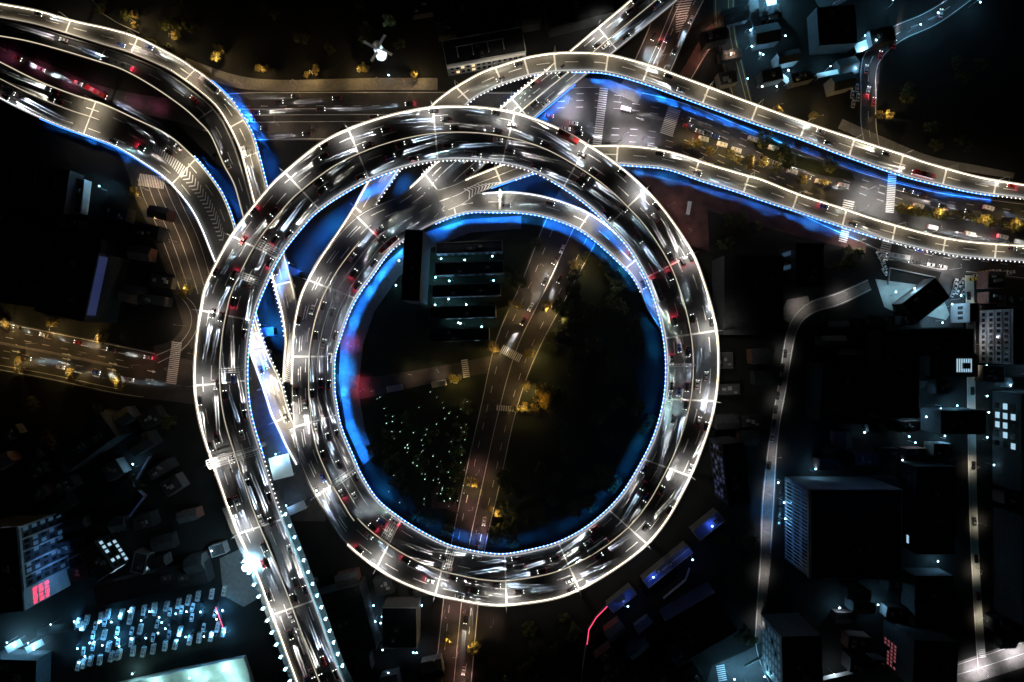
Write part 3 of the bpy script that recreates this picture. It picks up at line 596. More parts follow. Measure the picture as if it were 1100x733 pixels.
ground_cars([(702, 40), (708, 48), (716, 42), (725, 55), (742, 22)], -118, 'on the cross road above the northern ramp', 'cars on the cross road', 'downwards', True, .5)
ground_cars([(1040, 318), (1042, 345), (1043, 372), (1044, 420), (1045, 500), (1046, 560), (1048, 600), (1050, 640)], 90, 'parked along the narrow lane at the right', 'cars parked along the narrow lane', 'from the top', False)
ground_cars([(843, 380), (840, 395), (838, 410), (835, 425), (833, 440), (831, 455), (829, 470), (826, 500), (838, 528), (838, 538), (837, 550), (836, 562)], 82, 'parked along the garden street', 'cars parked along the garden street', 'from the top', False)
ground_cars([(944, 274), (947, 280), (949, 286), (950, 292)], 120, 'parked beside the corner shrubs below the eastern ramp', 'parked cars', 'from the top', False, kinds=['white'])
ground_cars([(1026, 304), (1030, 307), (1028, 312), (1023, 315), (1033, 303), (1034, 315), (1025, 309)], 70, 'parked in the jumble at the side street mouth', 'parked cars', 'from the top', False, kinds=['white', 'silver'])
ground_cars([(1049, 296), (1055, 293), (1063, 292), (1070, 292), (1078, 293), (1085, 293), (1044, 300)], 10, 'parked round the top corner of the narrow lane', 'parked cars', 'from the left', False, kinds=['white', 'silver', 'taxi'])
ground_cars([(932, 98), (938, 110), (930, 75), (945, 60), (960, 48), (1010, 15)], 80, 'on the east street at the top right', 'cars on the east street', 'downwards', True, .4, ['red', 'white', 'silver'])
ground_cars([(913, 82), (914, 92), (915, 102), (916, 112), (920, 95), (921, 105)], 85, 'parked beside the east street at the top right', 'parked cars', 'from the top', False, kinds=['white', 'silver'])
ground_cars([(90 + (k % 12) * 13 + random.uniform(-3, 3), 672 + (k // 12) * 13 - (k % 12) * 2.4 + random.uniform(-2, 2)) for k in range(40)], 80, 'parked in the market yard', 'vehicles in the market yard', 'from the left', False, kinds=['white', 'silver', 'van', 'white', 'black'])
ground_cars([(84 + (k % 14) * 12 + random.uniform(-3, 3), 668 + (k // 14) * 44 - (k % 14) * 2.5 + random.uniform(-2, 2)) for k in range(28)], 80, 'standing in the market yard', 'vehicles in the market yard', 'from the left', False, kinds=['van'])
print('vehicles', NCAR[0], len([o for o in bpy.data.objects if o.name.split('.')[0] == 'car']))

# ------------------------------------------------------------------ trees
def crown_mesh(name, m, rad, hgt, nb, nl, seed):
    rnd = random.Random(seed); mb = MB(); blobs = []
    for k in range(nb):
        a = rnd.uniform(0, 6.28); r = rad * .72 * math.sqrt(rnd.random()); blobs.append((r * math.cos(a), r * math.sin(a), hgt * (.55 + .4 * rnd.random()) - r * .25, rad * rnd.uniform(.20, .36)))
    for k in range(nl):
        bx, by, bz, br = blobs[rnd.randrange(nb)]
        while True:
            d = Vector((rnd.uniform(-1, 1), rnd.uniform(-1, 1), rnd.uniform(-1, 1)))
            if .05 < d.length < 1: break
        d = d.normalized() * br * rnd.uniform(.6, 1.08); c = Vector((bx, by, bz)) + d
        s = rnd.uniform(.25, .5); n = (d.normalized() + Vector((rnd.uniform(-.7, .7), rnd.uniform(-.7, .7), rnd.uniform(-.2, .9)))).normalized()
        t = n.cross(Vector((rnd.uniform(-1, 1), rnd.uniform(-1, 1), .3))).normalized(); u = n.cross(t)
        mb.face([c - t * s, c + u * s * .6, c + t * s, c - u * s * .6], m)
    return mb.mesh(name)
def trunk_mesh(h, r):
    m = MB(); m.tube((0, 0, 0), (0, 0, h * .6), r, r * .6, M['bark'], 7)
    for k in range(4):
        a = k * 1.6; m.tube((0, 0, h * (.4 + .05 * k)), (math.cos(a) * h * .22, math.sin(a) * h * .22, h * .75), r * .45, r * .15, M['bark'], 5)
    return m.mesh('trunk')
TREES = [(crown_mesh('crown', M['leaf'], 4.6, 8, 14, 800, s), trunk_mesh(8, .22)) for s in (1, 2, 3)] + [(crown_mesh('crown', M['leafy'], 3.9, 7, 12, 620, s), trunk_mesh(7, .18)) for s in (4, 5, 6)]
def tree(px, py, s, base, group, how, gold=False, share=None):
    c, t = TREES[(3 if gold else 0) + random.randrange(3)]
    o = bpy.data.objects.new('tree', None); COL.objects.link(o); o.location = P(px, py); o.rotation_euler = (0, 0, random.uniform(0, 6.28)); o.scale = (s, s, s * random.uniform(.85, 1.15))
    obj('crown', c, o); obj('trunk', t, o)
    if share: tag(o, share, 'tree', group)
    else: later(o, base, 'tree', group, how)
    return o
def lamp(px, py, col, pw, base, group, how, h=8.5, style='e_lamps', ang=None, size=128):
    key = ('g', style, h)
    if key not in POLE:
        m = MB(); m.tube((0, 0, 0), (0, 0, h), .13, .07, M['gsteel']); m.tube((0, 0, h - .1), (1.5, 0, h + .3), .06, .05, M['gsteel'])
        k = MB(); k.box((1.7, 0, h + .36), (.9, .34, .12), M['gsteel']); k.box((1.7, 0, h + .27), (.75, .28, .05), M[style])
        if style == 'e_lampc': k.octa((1.7, 0, h + .75), .5, M[style])
        POLE[key] = (m.mesh('pole'), k.mesh('lamp_head'))
    o = bpy.data.objects.new('street_lamp', None); COL.objects.link(o); o.location = P(px, py); o.rotation_euler = (0, 0, R(ang) if ang is not None else random.uniform(0, 6.28))
    obj('pole', POLE[key][0], o); obj('lamp_head', POLE[key][1], o)
    light('POINT', o, (1.7, 0, h - .1), pw, col, radius=.2) if 70 < size < 100 or style == 'e_lampc' else light('SPOT', o, (1.7, 0, h + .15), pw, col, R(size), 1.0, .2)
    later(o, base, 'street lamp', group, how); return o
SOD = (1, .68, .26)
# golden trees with the sodium lamp that lights each clump
rows = [([(146, 25), (187, 41), (237, 63), (283, 78), (336, 80), (386, 78), (449, 80)], 'beside the dark park above the boulevard', 'from the left', -80),
        ([(14, 346), (62, 351), (110, 361)], 'on the upper verge of the west road', 'from the left', -100), ([(24, 392), (78, 402), (131, 411)], 'on the lower verge of the west road', 'from the left', 80),
        ([(199, 311), (151, 212)], 'beside the slip road left of the ring', 'from the bottom', 0),
        ([(553, 332), (585, 333), (621, 285), (528, 377), (571, 383), (563, 418), (558, 436)], 'along the cross road inside the ring', 'from the top', -30),
        ([(505, 520), (530, 549), (488, 411)], 'by the lower cross road inside the ring', 'from the top', 0), ([(507, 690), (484, 688)], 'by the cross road at the bottom edge', 'from the right', 90),
        ([(740, 156), (766, 165), (785, 172), (806, 178)], 'on the median under the northern ramp', 'from the left', 70), ([(820, 180), (865, 195), (883, 202)], 'on the median left of the right-hand crossing', 'from the left', 70),
        ([(970, 226), (1004, 233), (1050, 240), (1085, 243)], 'in the golden hedge row at the right', 'from the left', 70), ([(945, 125), (875, 128), (832, 116)], 'beside the northern ramp at the upper right', 'from the right', 0)]
for pts, wh, how, ang in rows:
    for x, y in pts:
        lamp(x, y, SOD, PW_WARM, 'sodium lamp ' + wh, 'sodium lamps beside trees', how, ang=ang, size=86, h=6.5)
        for k in range(2):
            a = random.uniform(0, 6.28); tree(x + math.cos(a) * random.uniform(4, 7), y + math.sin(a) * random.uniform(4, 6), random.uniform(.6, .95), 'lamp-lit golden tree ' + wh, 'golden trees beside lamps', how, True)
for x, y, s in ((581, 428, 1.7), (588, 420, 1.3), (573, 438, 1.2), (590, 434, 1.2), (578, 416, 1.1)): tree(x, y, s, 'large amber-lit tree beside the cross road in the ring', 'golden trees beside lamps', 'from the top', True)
lamp(577, 428, (1, .5, .06), 9000.0, 'added tall amber lamp over the large amber tree in the ring', None, '', h=19, size=62, ang=0)  # lamp added above the crowns to light them amber
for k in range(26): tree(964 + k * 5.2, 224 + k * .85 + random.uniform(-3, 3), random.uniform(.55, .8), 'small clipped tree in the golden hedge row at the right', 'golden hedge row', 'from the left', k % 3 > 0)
# dark wood inside the ring and elsewhere
def inside(px, py): return ((px - 540) / 165) ** 2 + ((py - 412) / 172) ** 2 < 1
n = 0
while n < 85:
    x, y = random.uniform(400, 705), random.uniform(250, 582)
    if not inside(x, y): continue
    nx = ns.near(x, y, .5); q = ns.px(nx, .5)
    if abs(q[0] - x) < (30 if n < 62 else 21) or (n >= 62 and abs(q[0] - x) > 36) or (x < 530 and 240 < y < 412) or (388 < y < 432 and x < 545): continue
    tree(x, y, random.uniform(.8, 1.3), '', 'dark trees inside the ring', '', share='dark leafy tree in the unlit park inside the ring'); n += 1
for (x0, y0, x1, y1, nn, wh) in ((110, 5, 440, 70, 18, 'in the black park above the boulevard'), (965, 60, 1095, 165, 10, 'in the dark wood at the upper right'), (440, 560, 470, 580, 3, 'beside the ring bottom'), (530, 660, 630, 730, 10, 'in the dark lot below the ring'),
        (200, 395, 205, 540, 0, ''), (20, 430, 195, 520, 10, 'in the dark block left of the ring'), (870, 340, 900, 500, 8, 'beside the garden street'), (830, 260, 925, 300, 10, 'in the corner garden below the eastern ramp'), (765, 228, 830, 262, 8, 'on the pavement below the eastern ramp'), (760, 560, 806, 690, 10, 'beside the garden street at the lower right'), (812, 152, 905, 184, 8, 'in the planted verge under the northern ramp')):
    for k in range(nn): tree(random.uniform(x0, x1), random.uniform(y0, y1), random.uniform(.7, 1.2), '', 'dark trees around the blocks', '', share='dark unlit tree ' + wh)

# ------------------------------------------------------------------ ground lamps
for x, y in ((610, 112), (665, 108), (690, 150), (668, 150)): lamp(x, y, (.95, .9, 1), 16000.0, 'white lamp at the top crossing of the boulevard', 'white boulevard lamps', 'from the left', 11, 'e_lampw')
for x, y in ((930, 205), (945, 222), (920, 228), (945, 245), (920, 260), (1000, 250), (1050, 262), (1020, 290), (985, 285)): lamp(x, y, (1, .93, .84), 9000.0, 'white lamp at the right-hand crossing of the boulevard', 'white boulevard lamps', 'from the left', 11, 'e_lampw')
for x, y in ((260, 92), (320, 92), (405, 92), (435, 92), (300, 135), (400, 140), (340, 140)): lamp(x, y, (1, .66, .36), 1300.0, 'warm lamp along the boulevard left of the ring top', 'warm boulevard lamps', 'from the left', 10)
for x, y in ((40, 369), (95, 380), (150, 392), (0, 360), (185, 395)): lamp(x, y, (1, .48, .28), 800.0, 'warm lamp on the median of the west road', 'warm lamps of the west road', 'from the left', 10)
for x, y in ((175, 235), (190, 260), (205, 300), (160, 205), (200, 350), (215, 380)): lamp(x, y, (1, .7, .42), 3200.0, 'warm lamp along the slip road left of the ring', 'warm lamps of the slip road', 'from the top', 10)
for x, y in ((8, 56), (40, 70), (75, 86), (105, 98), (140, 110), (165, 116)): lamp(x, y, (1, .2, .42), 1000.0, 'added pink lamp on the low road between the western ramps', 'added pink lamps', 'from the left', 7)  # lamps added to turn the low road a brighter pink
for x, y in ((580, 285), (570, 315), (600, 345), (590, 300)): lamp(x, y, (1, .74, .45), 2600.0, 'warm lamp on the cross road inside the ring top', 'lamps of the cross road', 'from the top', 9)
for x, y in ((515, 505), (508, 545), (512, 570), (478, 655), (470, 700), (500, 655), (492, 700), (500, 730), (530, 665)): lamp(x, y, (1, .5, .4), 1900.0, 'reddish lamp along the cross road below the park', 'lamps of the cross road', 'from the top', 8)
for x, y in ((700, 45), (712, 65), (735, 20), (765, 35), (780, 60), (755, 60)): lamp(x, y, (1, .62, .45), 2400.0, 'warm lamp on the roads above the northern ramp', 'lamps of the northern roads', 'from the left', 9)
for x, y in ((378, 372), (383, 410), (392, 418)): lamp(x, y, (1, .12, .22), 1500.0, 'red lamp at the street end in the ring', 'red lamps', 'from the top', 6)
for x, y in ((440, 402), (470, 397)): lamp(x, y, (1, .72, .45), 1300.0, 'warm lamp on the small street inside the ring', 'lamps of the small street', 'from the left', 8)
for x, y in ((718, 222), (740, 250)): lamp(x, y, (1, .5, .5), 600.0, 'pinkish lamp on the corner pavement right of the ring', 'corner lamps', 'from the top', 8)
for x, y in ((1042, 330), (1043, 370), (1043, 400), (1044, 450), (1046, 500), (1048, 560), (1048, 610), (1050, 660)): lamp(x, y, (1, .85, .66), 1500.0, 'warm lamp along the narrow lane at the right', 'lamps of the narrow lane', 'from the top', 6)
for x, y in ((905, 315), (860, 328), (846, 380), (838, 430), (830, 490), (824, 530), (820, 570), (818, 620), (815, 670)): lamp(x, y, (.95, .9, .85), 1900.0, 'white lamp along the garden street', 'lamps of the garden street', 'from the top', 7, 'e_lampw')
for x, y in ((1010, 728), (1050, 715), (1085, 702)): lamp(x, y, (1, .95, 1), 14000.0, 'white lamp on the bottom right road', 'lamps of the south road', 'from the left', 9, 'e_lampw')
CY = (.25, .68, 1)
for x, y in ((738, 592), (762, 558), (668, 645), (700, 616)): lamp(x, y, (.1, .2, 1), 520.0, 'added blue lamp brightening the sheds below the ring', 'added blue lamps over the sheds', 'from the left', 10, 'e_lampc')  # lamps added to raise the blue of the shed roofs
for x, y, w in ((780, 720, 1.2), (815, 715, 1), (800, 730, 1.2)): lamp(x, y, CY, PW_CYAN * w, 'cyan lamp at the lower junction', 'cyan lamps of the junction', 'from the left', 9, 'e_lampc')
for k in range(34):
    x, y = 82 + (k * 37) % 172 + random.uniform(-4, 4), 0; y = 690 - (x - 82) * .2 + (k * 53 % 5) * 9 - 18 + random.uniform(-4, 4)
    lamp(x, y, (.10, .5, 1), random.choice((260., 500., 1000., 2200.)), 'cyan lamp among the vehicles of the market yard', 'cyan lamps of the market yard', 'from the left', 3, 'e_lampc')
for x, y, w in ((145, 722, 1), (205, 722, 1.3), (240, 715, 1.8), (255, 728, 1.4), (165, 728, 1.4), (225, 730, 1)): lamp(x, y, (.42, .85, .85), 2300.0 * w, 'teal lamp round the floodlit yard at the bottom left', 'teal lamps of the yard', 'from the left', 4.5, 'e_lampc')
for x, y in ((950, 12), (1000, 22), (975, 35), (935, 50), (1040, 8)): lamp(x, y, (.25, .65, 1), 2200.0, 'cyan lamp along the east street at the top right', 'cyan lamps of the east street', 'from the left', 9, 'e_lampc')
for x, y in ((955, 318), (970, 310), (1010, 330), (1022, 322), (1005, 345)): lamp(x, y, (.4, .75, 1), 1900.0, 'pale blue lamp in the courtyard at the right', 'courtyard lamps', 'from the left', 8, 'e_lampc')
for x, y in ((835, 515), (836, 535), (836, 555)): lamp(x, y, (.2, .6, 1), 900.0, 'blue lamp beside the garden street parking', 'blue lamps of the parking', 'from the top', 5, 'e_lampc')
for x, y in ((290, 500), (312, 485), (300, 490)): lamp(x, y, (.5, .85, 1), 1100.0, 'cyan lamp under the decks between bridge and ring', 'undercroft lamps', 'from the left', 7, 'e_lampc')
for x, y, w in [(430, 285, .5), (448, 262, 1), (425, 310, .4)] + [(470 + 17 * k + random.uniform(-7, 7), 279 + 23 * r, (1.4, .6, .35, .25)[k]) for r in range(4) for k in range(4) if (r * 3 + k * 5) % 4 != 1]: lamp(x, y, (.22, .6, 1), 1000.0 * w, 'bluish lamp between the dark roofs inside the ring', 'lamps between the roofs', 'from the top', 6, 'e_lampc')
for x, y, w in ((895, 405, .5), (980, 400, .7), (1005, 435, 1), (1020, 438, .8), (965, 440, .8), (990, 450, .5), (1075, 415, .6), (1090, 437, .8), (1020, 388, 1.4), (1010, 470, .7), (1080, 450, .5), (870, 505, .6), (900, 650, .4), (935, 648, .7), (1000, 603, .7), (115, 205, .7), (118, 232, 1), (85, 312, .8), (80, 225, .4), (720, 675, .5), (150, 500, .3), (180, 628, .6), (235, 590, .8), (130, 632, .6), (20, 690, 1.6), (45, 690, 1.6), (920, 55, 1.2), (905, 88, 1.2), (800, 35, 1), (815, 60, .8)):
    lamp(x, y, (.28, .66, 1), PW_CYAN * .8 * w, 'small cyan lamp among the dark blocks', 'small cyan lamps among the blocks', 'from the left and top', 5, 'e_lampc')

for k in range(34):
    x = (968, 976, 1060, 1092, 905, 930)[k % 6] + random.uniform(-5, 5); y = (372 + (k // 6) * 24 if k % 6 < 4 else 400 + (k // 6) * 16) + random.uniform(-6, 6)
    lamp(x, y, (.4, .75, 1), random.choice((120., 200., 420.)), 'tiny yard lamp among the right-hand blocks', 'tiny yard lamps', 'from the left', 4, 'e_lampc')
for k in range(16):
    lamp(random.uniform(770, 905), random.uniform(8, 105), (.3, .68, 1), random.choice((120., 260., 500.)), 'tiny cyan lamp at the top right', 'tiny yard lamps', 'from the left', 4, 'e_lampc')
for k in range(12):
    lamp(random.uniform(400, 455), random.uniform(645, 728), (.35, .6, 1), random.choice((80., 160., 300.)), 'tiny lamp round the block below the ring', 'tiny yard lamps', 'from the left', 4, 'e_lampc')
# ------------------------------------------------------------------ lamps of the bridge edge, floodlight mast
def edge_flood(pa, x, side, how):
    f = 0 if side == 'L' else 1; c = pa.at(x, f); r = pa.at(x, 1) - pa.at(x, 0); r.z = 0; r.normalize(); r *= -1 if side == 'L' else 1
    o = bpy.data.objects.new('edge_floodlight', None); COL.objects.link(o); o.location = c; o.rotation_euler = (0, 0, math.atan2(r.y, r.x))
    m = MB(); m.bar((0, 0, -.4), (3.4, 0, -.4), .2, .2, M['gsteel']); m.bar((3.3, 0, -.4), (3.3, 0, 1.6), .14, .14, M['gsteel']); m.build('bracket', o)
    m = MB(); m.box((2.4, 0, -.25), (1.2, 1.2, .08), M['wallp']); m.build('added_reflector', o)  # pale plate added so each lamp shows as a bright blob
    m = MB(); m.box((3.3, 0, 1.7), (.5, .7, .18), M['gsteel']); m.octa((2.4, 0, 1.3), .75, M['e_lampc']); m.build('lamp_head', o)
    light('POINT', o, (2.2, 0, -.2), 650.0 * (.6, 1, 1.5)[int(x) % 3], (.25, .68, 1), radius=.3)
    later(o, 'cyan-white floodlight bracket on the ' + ('left' if side == 'L' else 'right') + ' edge of the straight bridge', 'floodlight', 'floodlights on the bridge edges', how)
for k in range(11): edge_flood(U, U.near(316, 735) + k * 6.0 if False else 22 + k * 6.1, 'L', 'from the bottom')
for k in range(14): edge_flood(U, 20 + k * 6.0, 'R', 'from the bottom')
def mast(px, py, h):
    o = bpy.data.objects.new('floodlight_mast', None); COL.objects.link(o); o.location = P(px, py, h) * 1.0; o.location.z = 0
    m = MB(); m.tube((0, 0, 0), (0, 0, h), .6, .3, M['gsteel'], 10); m.build('pole', o)
    m = MB(); m.tube((0, 0, h), (0, 0, h + .4), 2.2, 2.2, M['gsteel'], 14) if False else m.tube((0, 0, h), (0, 0, h + .4), 1.0, 1.0, M['gsteel'], 14); m.build('crown_ring', o)
    for k in range(8):
        a = k * math.pi / 4; m = MB(); m.box((1.25 * math.cos(a), 1.25 * math.sin(a), h + .3), (.7, .7, .5), M['e_flood'], a); m.build('floodlight', o)
    light('POINT', o, (0, 0, h + 1.6), 14000.0, (.6, .88, 1), radius=1.2); light('SPOT', o, (0, 0, h - .6), 60000.0, (.3, .7, 1), R(120), .6, 1.0)
    tag(o, 'dazzling white floodlight mast on the left edge of the straight bridge', 'floodlight mast'); return o
mast(264, 610, 47)

# ------------------------------------------------------------------ buildings
BLD = 'buildings around the interchange'
def building(name, label, cx, cy, w, d, rot, h, wall='walld', roof='roofd', units=2, win=(), parapet=True, rim=None):
    """cx, cy, w, d in photo pixels at ground level; rot in degrees; win = (side, columns, rows, material key, share lit, u0, u1, v0, v1)"""
    o = bpy.data.objects.new(name, None); COL.objects.link(o); o.location = P(cx, cy); o.rotation_euler = (0, 0, R(rot)); a, b = w * .25, d * .25
    m = MB(); m.prism([(-a, -b), (a, -b), (a, b), (-a, b)], 0, h, M[wall]); m.build('wall', o)
    m = MB(); m.prism([(-a + .35, -b + .35), (a - .35, -b + .35), (a - .35, b - .35), (-a + .35, b - .35)], h + .003, h + .2, M[roof]); rf = m.build('roof', o)
    if parapet:
        m = MB()
        for x, y, sx, sy in ((0, b - .17, 2 * a, .34), (0, -b + .17, 2 * a, .34), (a - .17, 0, .34, 2 * b - .69), (-a + .17, 0, .34, 2 * b - .69)): m.box((x, y, h + .45), (sx, sy, .88), M[rim or wall])
        m.build('parapet', o)
    for k in range(units):
        m = MB(); ux, uy = random.uniform(-a * .6, a * .6), random.uniform(-b * .6, b * .6); m.box((ux, uy, h + 1.1), (min(a * .5, random.uniform(2, 5)), min(b * .5, random.uniform(2, 4)), 1.78), M['roofg']); m.box((ux, uy, h + 2.1), (1.2, 1.2, .2), M['gsteel']); m.build('rooftop_unit', rf)
    for side, nc, nr, mk, share, u0, u1, v0, v1 in win:
        for c in range(nc):
            for r in range(nr):
                u = u0 + (c + .5) / nc * (u1 - u0); v = h * (v0 + (r + .5) / nr * (v1 - v0)); ww = (u1 - u0) / nc * .62; hh = h * (v1 - v0) / nr * .55
                lit = random.random() < share; mm = M[mk] if lit else M['glass']; k = MB()
                if side in 'EW': s = 1 if side == 'E' else -1; k.box((s * (a + .03), (u - .5) * 2 * b, v), (.1, ww * 2 * b, hh), mm)
                else: s = 1 if side == 'N' else -1; k.box(((u - .5) * 2 * a, s * (b + .03), v), (ww * 2 * a, .1, hh), mm)
                k.build('window', o)
    return tag(o, label, 'building', BLD)
def panel(o, side, a, b, h, u0, u1, v0, v1, m, name='facade_panel', t=.12):
    k = MB(); a *= .25; b *= .25; uc, vc = (u0 + u1) / 2, h * (v0 + v1) / 2
    if side in 'EW': k.box(((1 if side == 'E' else -1) * (a + t / 2 + .002), (uc - .5) * 2 * b, vc), (t, (u1 - u0) * 2 * b, h * (v1 - v0)), M[m])
    else: k.box(((uc - .5) * 2 * a, (1 if side == 'N' else -1) * (b + t / 2 + .002), vc), ((u1 - u0) * 2 * a, t, h * (v1 - v0)), M[m])
    return k.build(name, o)
# tower with the red sign
t = building('office_tower', 'blue-lit slab tower with pale fins and a red sign at the far left', 48, 590, 50, 82, 5, 38, 'walld', 'roofd', 3, win=[('E', 10, 5, 'e_winc', .35, .26, .98, .06, .94)])
for k in range(6): panel(t, 'E', 50, 82, 38, .24 + k * .148 - .008, .24 + k * .148 + .012, 0.02, 1, 'wallp', 'fin', .5)
panel(t, 'E', 50, 82, 38, .002, .23, .02, 1, 'wallp'); panel(t, 'E', 50, 82, 38, .24, .999, .95, 1, 'wallp', 'cornice', .4)
for r in range(3):
    for c in range(4):
        k = MB(); y = (.035 + c * .052 - .5) * 41 + .2; z = 38 * (.78 - r * .125); x = 12.5 + .2
        hs = [1.5, -1.5, 0] if (r + c) % 2 else [1.5, .5, -.6]; vs = [0] if (r * c) % 3 == 1 else [-.62, .62]
        for dz in hs: k.box((x, y, z + dz), (.1, 1.5, .26), M['e_red'])
        for dy in vs: k.box((x, y + dy, z), (.1, .26, 2.74), M['e_red'])
        k.build('sign_character', t)
light('SPOT', t, (24, -2, 20), 12000.0, (.12, .38, 1), R(130), .5, .5, 'facade_flood', rot=(0, R(80), 0))
m = MB(); m.tube((24, -2, 0), (24, -2, 20), .3, .2, M['gsteel']); m.box((24.3, -2, 20.2), (.6, 1.6, .5), M['gsteel']); m.build('floodlight_pole', t)
